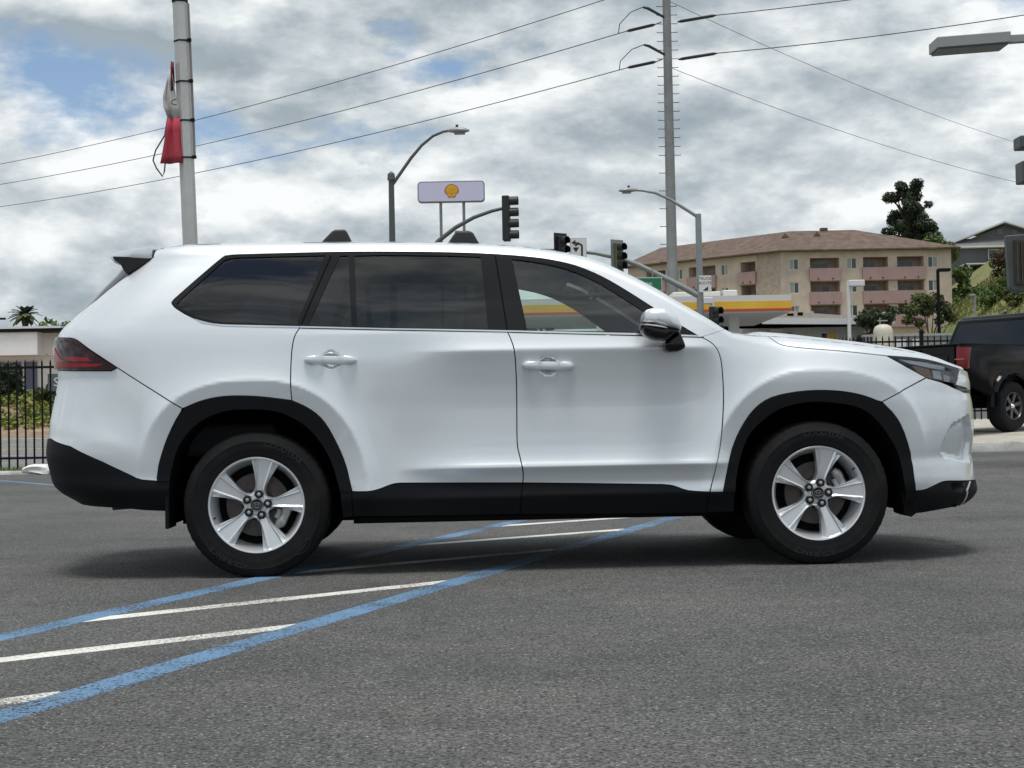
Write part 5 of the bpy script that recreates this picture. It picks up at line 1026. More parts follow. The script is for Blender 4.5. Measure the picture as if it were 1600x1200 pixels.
for x, y, z, d in ((-.6, 2, 5.3, (.3, .3, .5)), (.5, 1.2, 5.02, (.25, .2, .12)), (1.0, 1.6, 5.05, (.2, .2, .2)), (-.1, 3.5, 5.5, (.1, .1, .5)), (1.7, 2.6, 5.1, (.15, .15, .3))): q = MB(); q.box((x, y, z), d); obj('roof_vent', q, M_DARK if x in (.5, 1.0) else M_WL, rf)
q = MB(); q.box((4.1, -.9, 4.83), (.3, .18, .2), .4); obj('wall_light', q, M_FAS, st); q = MB(); q.box((-.35, -.1, 4.30), (.5, .15, .08)); obj('wall_light', q, M_FAS, st)
q = MB(); q.bb(1.85, 2.15, -.03, -.021, 3.85, 4.15); obj('wall_sign', q, M_CY, st); q = MB(); q.bb(.1, .35, -.03, -.021, 3.95, 4.2); obj('wall_sign', q, mat('blue_sign', (.06, .14, .36), .5), st)
gb = thing('station_annex', 'dark grey gabled porch with a yellow band beside the gas store', 'building', (11.3, 73.3, -.116)); gb.scale = (1.145,)*3
q = MB(); q.prism([(-2.3, 0), (-.7, 0), (-.7, 4.55), (-1.4, 5.25), (-2.9, 4.6)], .6, 7); obj('wall', q, mat('porch_grey', (.17, .165, .155), .8, var=.1, vscale=2), gb) if False else None
q = MB(); q.bb(-2.6, .9, .8, 7, 0, 4.55); obj('wall', q, mat('porch_grey', (.17, .165, .155), .8, var=.1, vscale=2), gb)  # walls and gable share one dark grey
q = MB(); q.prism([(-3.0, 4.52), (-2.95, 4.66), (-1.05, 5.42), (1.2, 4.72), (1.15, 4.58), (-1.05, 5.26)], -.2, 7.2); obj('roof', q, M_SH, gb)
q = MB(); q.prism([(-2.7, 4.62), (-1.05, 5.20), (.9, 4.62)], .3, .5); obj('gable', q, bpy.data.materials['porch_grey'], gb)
q = MB(); q.bb(-1.7, .6, .70, .79, 4.05, 4.40); obj('yellow_band', q, M_CY, gb); q = MB(); q.bb(-2.6, .9, .5, .56, 4.42, 4.60); obj('beam', q, M_DARK, gb)
def box_light(name, label, loc, h, arm, m, hz=.18):
    t = thing(name, label, 'light pole', loc); q = MB(); q.tube([(0, 0, 0), (0, 0, h)], .075, 10); obj('post', q, m, t, smooth=40)
    q = MB(); q.bb(min(0, arm), max(0, arm), -.2, .2, h-hz, h+.06); obj('lamp_head', q, m, t, bevel=.02); return t
M_WPOLE = mat('white_pole', (.66, .66, .66), .5)
box_light('station_light', 'white post with a white box lamp before the store wall', (13.55, 59, 0), 6.02, .62, M_WPOLE)
box_light('station_light', 'short white post standing in front of the yellow canopy band', (7.95, 58, 0), 5.35, -.45, M_WPOLE)
tk = thing('storage_tank', 'small cream dome topped tank behind the fence', 'tank', (15.15, 60, 0))
q = MB(); q.lathe([(.001, 4.36), (.18, 4.34), (.32, 4.26), (.38, 4.12), (.40, 3.95), (.40, 0)], 28, 'z'); obj('shell', q, mat('cream_tank', (.55, .52, .42), .5), tk, smooth=50)
q = MB(); q.tube([(-.12, 0, 4.3), (-.12, 0, 4.62)], .03, 6); q.tube([(-.22, 0, 4.5), (.2, 0, 4.5)], .025, 6); obj('valve_pipe', q, M_GALV, tk)
cw = thing('block_wall', 'grey concrete block wall below the apartments', 'wall', (14.6, 63, 0))
q = MB(); q.bb(.5, 9.5, 0, .3, 0, 4.0); obj('wall', q, mat('block_grey', (.28, .28, .27), .9, var=.1, vscale=1.5), cw); q = MB(); q.bb(.45, 9.6, -.06, .36, 4.0, 4.1); obj('coping', q, mat('coping_grey', (.36, .36, .35), .9), cw)
for k, x in enumerate((2.6, 3.25, 3.95)):
    f_ = flat(cw, 'posted_notice', [(x-1.4, 3.45), (x-.98, 3.45), (x-.98, 3.88), (x-1.4, 3.88)], -.02, M_SWHITE)

# ======================= hill =======================
def hill_z(x, y):
    k = ss(41, 47, x); a = 9.4*ss(146-58*k, 161-30*k, y)*ss(-6, 12, x)
    b = max(0, min(1, ((x-45.5-(y-135)*.07)*.062+(y-120)*.0016)))
    return -.25+a+11.5*b*ss(105, 150, y)*ss(43, 50, x)
M_HILL = mat('hill_grass', (.22, .20, .085), .95, col2=(.11, .15, .045), vscale=.12, vlo=.4, vhi=.6, bump=.8, bscale=1.5, bdist=.4)
struct('hill', sheet(list(np.linspace(-40, 140, 91)), list(np.linspace(72, 330, 100)), hill_z), M_HILL, fix=False, smooth=80)

# ======================= apartment block =======================
ap_ = thing('apartment_building', 'beige stucco apartment block with pink balconies and brown shingle roof', 'building', (30.0, 163, 0))
M_STU = mat('stucco', (.60, .49, .42), .9, var=.16, vscale=.45, bump=.2, bscale=6, bdist=.05); M_STU2 = mat('pebble_stucco', (.46, .37, .31), .9, var=.16, vscale=3)
M_PINK = mat('pink_rail', (.40, .265, .265), .8, var=.07, vscale=.8); M_ROOF = mat('brown_shingle', (.125, .086, .066), .9, var=.34, vscale=1.2, bump=.5, bscale=4, bdist=.1)
M_WG = mat('window_glass', (.05, .06, .07), .08, spec=.8); M_CURT = mat('window_blind', (.30, .33, .34), .5, spec=.6); M_WF = mat('window_frame_white', (.66, .65, .63), .6); M_REC = mat('recess_wall', (.30, .25, .20), .9)
Z0, Z1 = 7.5, 18.85
class Frame:
    def __init__(s, o, d): s.o = Vector((*o, 0)); s.d = Vector((*d, 0)).normalized(); s.n = Vector((s.d.y, -s.d.x, 0))
    def p(s, u, d, z): q = s.o+s.d*u+s.n*d; return (q.x, q.y, z)
    def box(s, u0, u1, d0, d1, z0, z1, mb=None):
        mb = mb or MB(); c = [s.p(u, d, z) for z in (z0, z1) for u, d in ((u0, d0), (u1, d0), (u1, d1), (u0, d1))]
        return mb.add(c, [(0, 3, 2, 1), (4, 5, 6, 7), (0, 1, 5, 4), (1, 2, 6, 5), (2, 3, 7, 6), (3, 0, 4, 7)])
def facade(fr, W_, ops, par, m):
    us = sorted({0, W_} | {o[0] for o in ops} | {o[1] for o in ops}); zs = sorted({Z0, Z1} | {o[2] for o in ops} | {o[3] for o in ops}); mb = MB()
    for a, b in zip(us, us[1:]):
        for c, d in zip(zs, zs[1:]):
            um, zm = (a+b)/2, (c+d)/2
            if any(o[0] < um < o[1] and o[2] < zm < o[3] for o in ops): continue
            mb.add([fr.p(a, 0, c), fr.p(b, 0, c), fr.p(b, 0, d), fr.p(a, 0, d)], [(0, 1, 2, 3)])
    for u0, u1, z0, z1, kind in ops:
        dp_ = -.12 if kind == 'win' else -2.1
        mb.add([fr.p(u0, 0, z0), fr.p(u0, 0, z1), fr.p(u0, dp_, z1), fr.p(u0, dp_, z0)], [(0, 1, 2, 3)]); mb.add([fr.p(u1, 0, z0), fr.p(u1, 0, z1), fr.p(u1, dp_, z1), fr.p(u1, dp_, z0)], [(3, 2, 1, 0)])
        mb.add([fr.p(u0, 0, z0), fr.p(u1, 0, z0), fr.p(u1, dp_, z0), fr.p(u0, dp_, z0)], [(3, 2, 1, 0)]); mb.add([fr.p(u0, 0, z1), fr.p(u1, 0, z1), fr.p(u1, dp_, z1), fr.p(u0, dp_, z1)], [(0, 1, 2, 3)])
        if kind != 'win': mb.add([fr.p(u0, dp_, z0), fr.p(u1, dp_, z0), fr.p(u1, dp_, z1), fr.p(u0, dp_, z1)], [(0, 1, 2, 3)])
    obj('wall', mb, m, par)
    for u0, u1, z0, z1, kind in ops:
        if kind == 'win':
            f_ = MB(); t = .07
            for a in ((u0, u0+t, z0, z1), (u1-t, u1, z0, z1), (u0+t, u1-t, z0, z0+t), (u0+t, u1-t, z1-t, z1), ((u0+u1)/2-t/2, (u0+u1)/2+t/2, z0+t, z1-t)): fr.box(a[0], a[1], -.10, -.04, a[2], a[3], f_)
            w = obj('window', f_, M_WF, par); um = (u0+u1)/2; r_ = random.random() < .5
            obj('pane', fr.box(u0+t, um, -.095, -.08, z0+t, z1-t), M_WG if r_ else M_CURT, w); obj('pane', fr.box(um, u1-t, -.099, -.084, z0+t, z1-t), M_CURT if r_ else M_WG, w)
        else:
            obj('balcony_rail', fr.box(u0-.12, u1+.12, -.02, .35, z0-.12, z0+1.28), M_PINK, par)
            w = u1-u0; a = u0+w*random.uniform(.1, .25); b = a+min(1.9, w*.55); dr = obj('balcony_door', fr.box(a, b, -2.07, -2.02, z0+.05, z0+2.1), M_WF, par)
            obj('pane', fr.box(a+.06, (a+b)/2, -2.02, -2.00, z0+.1, z0+2.04), M_CURT if random.random() < .5 else M_WG, dr); obj('pane', fr.box((a+b)/2+.05, b-.06, -2.02, -2.00, z0+.1, z0+2.04), M_WG, dr)
            for e in (.25, .75): obj('rail_drain', fr.box(u0+w*e-.07, u0+w*e+.07, .35, .42, z0+.05, z0+.17), M_DARK, par)
FR = Frame((0, 0), (1, 0)); FL = Frame((0, 0), (-15.8, 14.0)); FL.n = -FL.n
ops = []
for k, zf in enumerate((15.50, 12.88, 10.26)):
    zt_ = min(zf+2.45, 18.6); zw = zf+1.28
    ops += [(.92, 1.98, zw-.1, zw+1.12, 'win'), (3.25, 6.5, zf, zt_, 'bal'), (7.3, 8.42, zw-.1, zw+1.12, 'win'), (9.13, 11.9, zf, zt_, 'bal'), (12.9, 15.85, zf, zt_, 'bal'), (16.3, 17.4, zw-.1, zw+1.12, 'win')]
facade(FR, 18.9, ops, ap_, M_STU)
for zf in (15.50, 12.88, 10.26): obj('balcony_rail', FR.box(12.021, 12.779, .004, .35, zf-.12, zf+1.28), M_PINK, ap_)
ops = []
for zf in (15.50, 12.88, 10.26):
    zt_ = min(zf+2.45, 18.6); zw = zf+1.28
    ops += [(3.25, 5.2, zf, zt_, 'bal'), (6.9, 7.85, zw-.1, zw+1.12, 'win'), (8.6, 12.3, zf, zt_, 'bal'), (13.2, 14.1, zw-.1, zw+1.12, 'win'), (15.6, 18.4, zf, zt_, 'bal')]
facade(FL, 21.1, ops, ap_, M_STU)
obj('pebble_panel', FL.box(.05, 3.1, .01, .05, 9.0, 18.8), M_STU2, ap_)
q = MB(); FR.box(17.9, 18.9, -.001, -16, Z0, Z1-.02, q) if False else q.add([(18.9, 0, Z0), (18.9, 16, Z0), (18.9, 16, Z1), (18.9, 0, Z1)], [(0, 1, 2, 3)]); obj('side_wall', q, M_STU, ap_)
q = MB(); e = FL.p(21.1, 0, 0); e2 = FL.p(21.1, -16, 0); em_ = ((e[0]+e2[0])/2, (e[1]+e2[1])/2); q.add([(e[0], e[1], Z0), (e2[0], e2[1], Z0), (e2[0], e2[1], Z1), (em_[0], em_[1], 21.6), (e[0], e[1], Z1)], [(0, 1, 2, 3, 4)]); obj('side_wall', q, M_STU, ap_)
q = MB(); q.add([(-.35, -.8, 18.82), (19.75, -.8, 18.82), (19.75, 17, 18.82), (-.35, 17, 18.82), (2.5, 8.2, 22.0), (10.2, 8.2, 22.0)], [(0, 1, 5, 4), (1, 2, 5), (2, 3, 4, 5), (0, 4, 3)]); q.add([(-.35, -.8, 18.66), (19.75, -.8, 18.66), (19.75, 17, 18.66), (-.35, 17, 18.66)], [(3, 2, 1, 0)]); q.add([(-.35, -.8, 18.66), (19.75, -.8, 18.66), (19.75, -.8, 18.82), (-.35, -.8, 18.82), (19.75, 17, 18.66), (19.75, 17, 18.82)], [(0, 1, 2, 3), (1, 4, 5, 2)]); rf = obj('roof', q, M_ROOF, ap_, fix=False)
def L3(u, d, z): return FL.p(u, d, z)
q = MB(); q.add([(-.36, -.8, 18.80), L3(21.9, .8, 18.80), L3(21.9, -8, 21.75), (2.5, 8.2, 21.98), L3(21.9, -16.8, 18.8), L3(9, -16.8, 18.8)], [(0, 1, 2, 3), (3, 2, 4, 5)]); q.add([(-.36, -.8, 18.64), L3(21.9, .8, 18.64), L3(21.9, .8, 18.80), (-.36, -.8, 18.80)], [(0, 1, 2, 3)]); q.add([L3(.5, .8, 18.64), L3(21.9, .8, 18.64), L3(21.9, -16.8, 18.64), L3(9, -16.8, 18.64)], [(0, 1, 2, 3)]); rf2 = obj('roof', q, M_ROOF, ap_, fix=False)
for u in (4.5, 9, 14): p = L3(u, -5.6, 21.0); q = MB(); q.add([(p[0]-.45, p[1]-.2, 20.55), (p[0]+.45, p[1]-.2, 20.55), (p[0], p[1]-.2, 21.1), (p[0], p[1]+.8, 21.1)], [(0, 1, 2), (1, 3, 2), (0, 2, 3)]); obj('roof_vent', q, M_ROOF, rf2)
for x, y in ((1.5, 5.2), (5.2, 5.6)): q = MB(); zb = 18.82+(y+.8)*3.18/9-.05; q.add([(x-.45, y-.3, zb), (x+.45, y-.3, zb), (x, y-.3, zb+.5), (x, y+.9, zb+.5)], [(0, 1, 2), (1, 3, 2), (0, 2, 3)]); obj('roof_vent', q, M_ROOF, rf)
q = MB(); q.box((6.6, 8.2, 22.1), (.8, .8, .35)); obj('chimney', q, M_ROOF, rf)

# ======================= house on the hill =======================
hh = thing('hill_house', 'dark grey gabled house with white trim on top of the hill', 'house', (66.5, 200, 0))
M_GREY = mat('grey_siding', (.13, .135, .145), .85, var=.08, vscale=.6); M_GROOF = mat('grey_shingle', (.17, .17, .175), .9, var=.12, vscale=1)
q = MB(); q.bb(-6.0, 9, 0, 12, 12, 23.2); obj('wall', q, M_GREY, hh)
q = MB(); q.prism([(-6.0, 23.2), (9, 23.2), (1.2, 26.0)], -.05, .3); obj('gable', q, M_GREY, hh)
q = MB(); q.prism([(-7.4, 23.25), (.6, 26.25), (10.5, 23.0), (10.4, 22.75), (.6, 25.95), (-7.3, 22.98)], -.9, 12.5); rf = obj('roof', q, M_GROOF, hh)
q = MB(); q.prism([(-7.45, 23.30), (.6, 26.32), (10.6, 23.05), (10.6, 22.90), (.6, 26.10), (-7.45, 23.05)], -1.0, -.91); obj('barge_board', q, M_FAS, rf)
q = MB(); q.bb(-7.3, 8, -1.3, -.02, 22.75, 23.0); obj('eave_trim', q, M_FAS, hh); q = MB(); q.add([(-7.2, -1.3, 23.02), (8, -1.3, 23.02), (8, .2, 24.1), (-4.6, .2, 24.1)], [(0, 1, 2, 3)]); obj('pent_roof', q, M_GROOF, rf)
w = MB(); w.bb(-1.5, .5, -.10, -.02, 21.2, 22.6); w = obj('window', w, M_FAS, hh); q = MB(); q.bb(-1.38, -.55, -.12, -.101, 21.32, 22.48); obj('pane', q, M_WG, w); q = MB(); q.bb(-.45, .38, -.12, -.101, 21.32, 22.48); obj('pane', q, M_CURT, w)
for x in (-.2, 1.8): q = MB(); q.bb(x, x+.7, -.12, -.06, 24.6, 25.3); obj('gable_vent', q, M_GROOF, hh)
q = MB(); q.bb(-5.5, 2, -3.4, -.1, 20.25, 20.42); obj('porch_roof', q, M_FAS, hh)
for x in (-5.2, -2.8, -.4, 1.8): q = MB(); q.bb(x, x+.18, -3.3, -3.1, 17, 20.25); obj('porch_post', q, M_FAS, hh)
fb = thing('board_fence', 'weathered grey board fence on the hill below the dark house', 'fence', (60.2, 188, 0))
for k in range(26): q = MB(); q.bb(k*.3, k*.3+.28, 0, .05, 15.2, 18.2+.06*random.random()); obj('board', q, bpy.data.materials.get('grey_board') or mat('grey_board', (.30, .28, .25), .9, var=.2, vscale=2), fb)

# ======================= vegetation =======================
def leaves(clusters, n, size, flatten=.5, seed=0):
    r = np.random.default_rng(seed); tot = sum(c[1]**2 for c in clusters); V = []; F = []
    for c, rad in clusters:
        k = max(6, int(n*rad*rad/tot)); d = r.normal(size=(k, 3)); d /= np.linalg.norm(d, axis=1, keepdims=True)
        pos = np.array(c)+d*rad*(r.uniform(.35, 1.08, (k, 1))**.6)*np.array([1, 1, .8])
        nn = d+r.normal(size=(k, 3))*.55; nn /= np.linalg.norm(nn, axis=1, keepdims=True)
        t = np.cross(nn, r.normal(size=(k, 3))); t /= np.linalg.norm(t, axis=1, keepdims=True); b = np.cross(nn, t); s = size*r.uniform(.6, 1.4, (k, 1))
        base = len(V); q = np.stack([pos-t*s-b*s*flatten, pos+t*s*.3-b*s*.9*flatten, pos+t*s+b*s*.2, pos-t*s*.2+b*s*flatten], 1).reshape(-1, 3); V += q.tolist()
        F += [(base+4*i, base+4*i+1, base+4*i+2, base+4*i+3) for i in range(k)]
    mb = MB(); mb.v = V; mb.f = F; return mb
def leaf_mat(name, a, b, sc=.9):
    m = mat(name, a, .75, col2=b, vscale=sc, vlo=.38, vhi=.62, spec=.25); return m
LM = dict(dark=leaf_mat('leaf_dark', (.018, .030, .016), (.045, .065, .026)), pine=leaf_mat('leaf_pine', (.020, .032, .020), (.055, .075, .038), .6), mid=leaf_mat('leaf_mid', (.045, .075, .02), (.10, .15, .04)),
          olive=leaf_mat('leaf_olive', (.05, .065, .025), (.13, .15, .055)), lime=leaf_mat('leaf_lime', (.10, .15, .03), (.19, .25, .05)), red=leaf_mat('leaf_russet', (.05, .035, .025), (.10, .07, .04)), palm=leaf_mat('leaf_palm', (.03, .045, .02), (.08, .10, .04)))
M_BARK = mat('bark', (.10, .075, .055), .95, var=.3, vscale=6, bump=.5, bscale=15)
def tree(name, label, base, trunk, clusters, lm, n, size, cat='tree', group=None, r0=.18, seed=1):
    t = thing(name, label, cat, base, 0, group); rr_ = random.Random(seed)
    if trunk:
        q = MB(); q.tube([(0, 0, -.4), (.03*trunk, 0, trunk*.5), (0, .02*trunk, trunk)], [r0, r0*.8, r0*.6], 8); tk_ = obj('trunk', q, M_BARK, t, smooth=60)
        for c, rad in clusters:
            q = MB(); a = Vector((0, 0, trunk*rr_.uniform(.7, 1))); b = Vector(c); q.tube([a, a.lerp(b, .5)+Vector((0, 0, rad*.15)), b], [r0*.45, r0*.3, r0*.12], 6); obj('limb', q, M_BARK, tk_, smooth=60)
    obj('crown', leaves(clusters, n, size, seed=seed), LM[lm], t, fix=False); return t
def blob(n, rx, rz, z0, seed, rmin=.25, rmax=.5):
    r = random.Random(seed); out = []
    for i in range(n):
        a = r.uniform(0, 6.283); h = r.random(); k = math.sqrt(r.random())*(1-.55*abs(h-.4)); out.append(((rx*k*math.cos(a), rx*k*math.sin(a), z0+rz*h), rx*r.uniform(rmin, rmax)))
    return out
# big pine behind the apartments
cl = []; r = random.Random(5)
for i in range(64):
    h = r.random(); w = (1.0 if h < .65 else 1.0-(h-.65)*1.5)*(1 if h > .12 else .7); a = r.uniform(0, 6.283); k = r.uniform(.2, 1); cl.append(((3.7*w*k*math.cos(a)+.3*math.sin(h*6), 2.6*w*k*math.sin(a), 10.2+h*8.6), r.uniform(.6, 1.1)))
tree('pine_tree', 'big dark pine rising behind the brown apartment roof', (52.2, 192, 11.6), 15, cl, 'pine', 17000, .19, r0=.4, seed=3)
tree('pine_tree', 'small pointed pine top peeking over the apartment roof', (46.5, 192, 11.5), 9, [((0, 0, 8+.55*k), .95-.13*k) for k in range(7)], 'pine', 900, .25, r0=.2, seed=4)
tree('shade_tree', 'bright green tree top between pine and grey house', (53.5, 184, 12), 7, blob(12, 2.6, 2.6, 7.6, 8), 'mid', 1800, .25, seed=5)
tree('shade_tree', 'green tree at the right end of the apartment block', (54.6, 176, 9.5), 6, blob(16, 2.4, 6.0, 3.0, 9), 'mid', 2400, .25, seed=6)
tree('ficus_tree', 'dense dark tree behind the cream tank', (17.0, 68, 0), 3.0, blob(18, 1.15, 2.3, 3.2, 10), 'dark', 3600, .10, seed=7)
tree('young_tree', 'open branched small tree in front of the pink balconies', (19.3, 68, 0), 4.2, [((-.75, 0, 5.5), .42), ((-.3, .2, 5.95), .45), ((.25, -.1, 5.9), .42), ((.75, .1, 5.5), .45), ((1.05, 0, 5.1), .32), ((.0, .3, 5.4), .35), ((-.95, .1, 5.0), .30), ((.5, 0, 4.95), .28), ((-.45, 0, 4.9), .25)], 'olive', 2300, .085, r0=.09, seed=8)
tree('ficus_tree', 'dark shrubby tree low on the slope beside the large floodlight', (47.5, 128, 9.5), 1.5, blob(18, 3.4, 4.0, 1.0, 11), 'dark', 3600, .22, seed=9)
for k, (x, y, rx, rz, lm, lb) in enumerate(((49.0, 150, 1.7, 2.2, 'mid', 'rounded green bush low on the grassy hill'), (51.8, 150, 1.8, 2.0, 'mid', 'broad green bush half way up the grassy hill'), (55.5, 165, 1.7, 2.4, 'red', 'russet brown bush under the board fence'), (58.2, 166, 1.5, 1.8, 'lime', 'bright lime bush under the board fence'), (62.2, 168, 2.2, 3.6, 'red', 'tall russet shrub in front of the grey house'), (48.0, 140, 1.2, 1.4, 'olive', 'small olive bush at the foot of the hill'), (53.6, 142, 1.3, 1.2, 'olive', 'small olive bush on the dry hill slope'), (59, 150, 1.6, 1.6, 'olive', 'olive bush high on the dry hill slope'))):
    tree('hill_bush', lb, (x, y, hill_z(x, y)), 0, blob(12, rx, rz, .2, 20+k), lm, 1500, .17, 'bush', seed=30+k)
for i in range(1):
    q = leaves([((random.uniform(46.5, 64), random.uniform(128, 168), 0), 1) for _ in range(1)], 6, .1)
mb = MB(); V, F = [], []
for i in range(9000):
    x, y = random.uniform(46, 70), random.uniform(118, 176); z = hill_z(x, y); h = random.uniform(.2, .6); a = random.uniform(0, 3.14); w = random.uniform(.06, .16); k = len(V); V += [(x-w*math.cos(a), y-w*math.sin(a), z-.05), (x+w*math.cos(a), y+w*math.sin(a), z-.05), (x+random.uniform(-.2, .2), y, z+h)]; F.append((k, k+1, k+2))
g = struct('hill_grass', mb.add(V, F), leaf_mat('wild_grass', (.22, .20, .075), (.13, .17, .045), .2), kind='stuff', fix=False); tag(g, 'wild dry grass covering the slope below the grey house', 'grass')
box_light('path_light', 'dark post with a flat lamp in front of the right apartment windows', (19.62, 67.5, 0), 7.25, .55, M_IRON, .08)
box_light('path_light', 'thin grey lamp post at the foot of the hill beside the apartments', (29.95, 95, 3), 5.2, -.3, M_GALV, .06)

# ======================= left side across the street =======================
bz = lambda x, y: .15+.1*ss(86, 89, y)+.6*ss(89, 92, y)+2.0*ss(92, 98, y)
struct('far_pavement', sheet([-220, -60, -30, -12], [86, 86.02, 89], lambda x, y: .15 if y > 86.01 else -.1), M_CONC, fix=False)
struct('planting_bank', sheet(list(np.linspace(-120, -8, 40)), list(np.linspace(89, 150, 40)), bz), M_DIRT, fix=False, smooth=70)
mb = MB(); V, F = [], []; M_GC = leaf_mat('ground_cover', (.085, .13, .03), (.26, .27, .06), 1.1)
cl = []
for i in range(1500):
    x, y = random.uniform(-44, -11), random.uniform(91.3, 99)
    if random.random() < .45+.55*(math.sin(x*.9)*math.cos(y*1.3) > -.3): cl.append(((x, y, bz(x, y)+.1), random.uniform(.25, .55)))
g = struct('ground_cover', leaves(cl, 28000, .13, seed=77), M_GC, kind='stuff', fix=False); tag(g, 'low flowering ground cover on the bank across the street', 'ground cover')
tree('hedge', 'clipped dark green hedge on the bank across the street', (-33.2, 97, 2.6), 0, [((x*.75-3.3, random.uniform(-.6, .6), .3+z*.55), .62) for x in range(6) for z in range(4)], 'dark', 3600, .15, 'hedge', seed=41)
tree('low_bush', 'loose green bush on the bank beside the grey banner', (-30.0, 96, 2.3), 0, blob(10, .9, 1.3, .1, 60), 'mid', 1000, .13, 'bush', seed=42)
wb = thing('white_building', 'low white commercial building with deep fascia and black roof edge', 'building', (-33, 112, 0))
M_WB = mat('white_stucco', (.88, .88, .88), .8, var=.04, vscale=1)
q = MB(); q.bb(-12, 4.6, 0, 14, 2, 6.3); obj('wall', q, M_WB, wb); q = MB(); q.bb(-14, -2.2, -2.6, 0, 6.2, 7.9); q2 = obj('fascia', q, M_WB, wb); q = MB(); q.bb(-2.2, 5.2, -.9, 0, 6.35, 7.9); obj('fascia', q, M_WB, wb); q = MB(); q.bb(-14.2, 5.4, -2.8, 14, 7.9, 8.15); obj('roof_edge', q, M_IRON, wb)
q = MB(); q.bb(-14.2, -1.0, -.8, 12, 8.15, 8.45); obj('roof_deck', q, M_WB, wb); q = MB(); q.bb(.1, 2.2, 3, 6, 8.15, 8.95); obj('roof_unit', q, M_LAMPD, wb)
for k, x in enumerate((-6.4, -5.2, -4.0)):
    w = MB(); w.bb(x, x+1.05, -.08, -.01, 3.6, 5.9); w = obj('window', w, M_WF, wb); q = MB(); q.bb(x+.08, x+.97, -.10, -.081, 3.7, 5.8); obj('pane', q, mat('blue_glass', (.10, .12, .20), .1) if 'blue_glass' not in bpy.data.materials else bpy.data.materials['blue_glass'], w)
q = MB(); q.bb(1.2, 1.5, -.25, -.02, 5.2, 5.4); obj('wall_light', q, M_LAMPD, wb); q = MB(); q.bb(-7.2, -5.6, -2.66, -2.601, 6.7, 7.4); obj('fascia_sign', q, M_LAMPD, wb)
rr2 = thing('red_roof_house', 'distant house with a red tiled roof behind the white building', 'house', (-34.0, 135, 0)); q = MB(); q.bb(-2, 8, 0, 8, 2.5, 10.0); obj('wall', q, M_WB, rr2); q = MB(); q.add([(-3, -1, 9.8), (9, -1, 10.6), (9, 9, 10.6), (-3, 9, 9.8), (3, 4, 11.6), (5, 4, 11.8)], [(0, 1, 5, 4), (1, 2, 5), (2, 3, 4, 5), (3, 0, 4), (3, 2, 1, 0)]); obj('roof', q, mat('red_tile', (.20, .06, .04), .85, var=.2, vscale=2), rr2)
def palm(base, h, rc, label, seed):
    t = thing('palm_tree', label, 'tree', base); q = MB(); q.tube([(0, 0, 0), (.1, 0, h*.5), (0, 0, h)], [.28, .2, .18], 8); obj('trunk', q, M_BARK, t, smooth=60); r = random.Random(seed); mb = MB()
    for k in range(46):
        a = r.uniform(0, 6.283); e = r.uniform(-.7, 1.2); d = Vector((math.cos(a)*math.cos(e), math.sin(a)*math.cos(e), math.sin(e))); sd = d.cross(Vector((0, 0, 1))).normalized(); L = rc*r.uniform(.8, 1.1); V = []
        for j in range(5):
            s = j/4; p = Vector((0, 0, h))+d*L*s+Vector((0, 0, -.35*L*s*s)); w = L*.20*math.sin(math.pi*min(1, s*.85+.12)); V += [p-sd*w, p+Vector((0, 0, .05)), p+sd*w]
        mb.add(V, [(3*j+c, 3*j+c+1, 3*j+c+4, 3*j+c+3) for j in range(4) for c in (0, 1)])
    obj('crown', mb, LM['palm'], t, fix=False)
palm((-42.2, 128, 2.6), 8.0, 1.5, 'fan palm rising behind the white building roof', 3)
palm((11.0, 92, 0), 4.4, 1.0, 'young palm seen through the front side window', 4)
tree('shade_tree', 'small tree tops behind the white building', (-38.3, 126, 2.6), 5, blob(12, 2.6, 1.4, 5.4, 63), 'mid', 1500, .22, seed=45)
tree('shade_tree', 'leafy tree seen through the front side window beside the canopy', (.95, 68, 0), 2.6, blob(20, 1.0, 2.5, 3.4, 64), 'mid', 3600, .11, seed=46)
tl = thing('twin_lamp', 'small twin headed lamp post behind the white building', 'street lamp', (-44.6, 126, 0)); q = MB(); q.tube([(0, 0, 0), (0, 0, 9.4)], .07, 8); obj('post', q, M_IRON, tl); q = MB(); q.tube([(-.9, 0, 10.3), (-.5, 0, 10.1), (0, 0, 9.4), (.5, 0, 10.1), (1.0, 0, 10.2)], .06, 6); obj('arms', q, M_IRON, tl); q = MB(); q.box((-1.0, 0, 10.25), (.5, .3, .16)); obj('lamp_head', q, M_IRON, tl); q = MB(); q.box((1.1, 0, 10.15), (.5, .3, .16)); obj('lamp_head', q, M_IRON, tl)
bn = thing('banner_sign', 'dark grey banner with a white letter on the far bank', 'banner', (-28.9, 94.0, 1.0)); flat(bn, 'panel', [(-.7, 2.1), (.7, 2.1), (.7, 3.2), (-.7, 3.2)], 0, mat('banner_grey', (.09, .11, .12), .7), .02); words(bn, 'S', .8, -.15, 2.65, -.03, M_SWHITE); q = MB(); q.tube([(-.6, .04, 0), (-.6, .04, 3.2)], .03, 6); obj('post', q, M_IRON, bn); q = MB(); q.tube([(.6, .04, 0), (.6, .04, 3.2)], .03, 6); obj('post', q, M_IRON, bn)

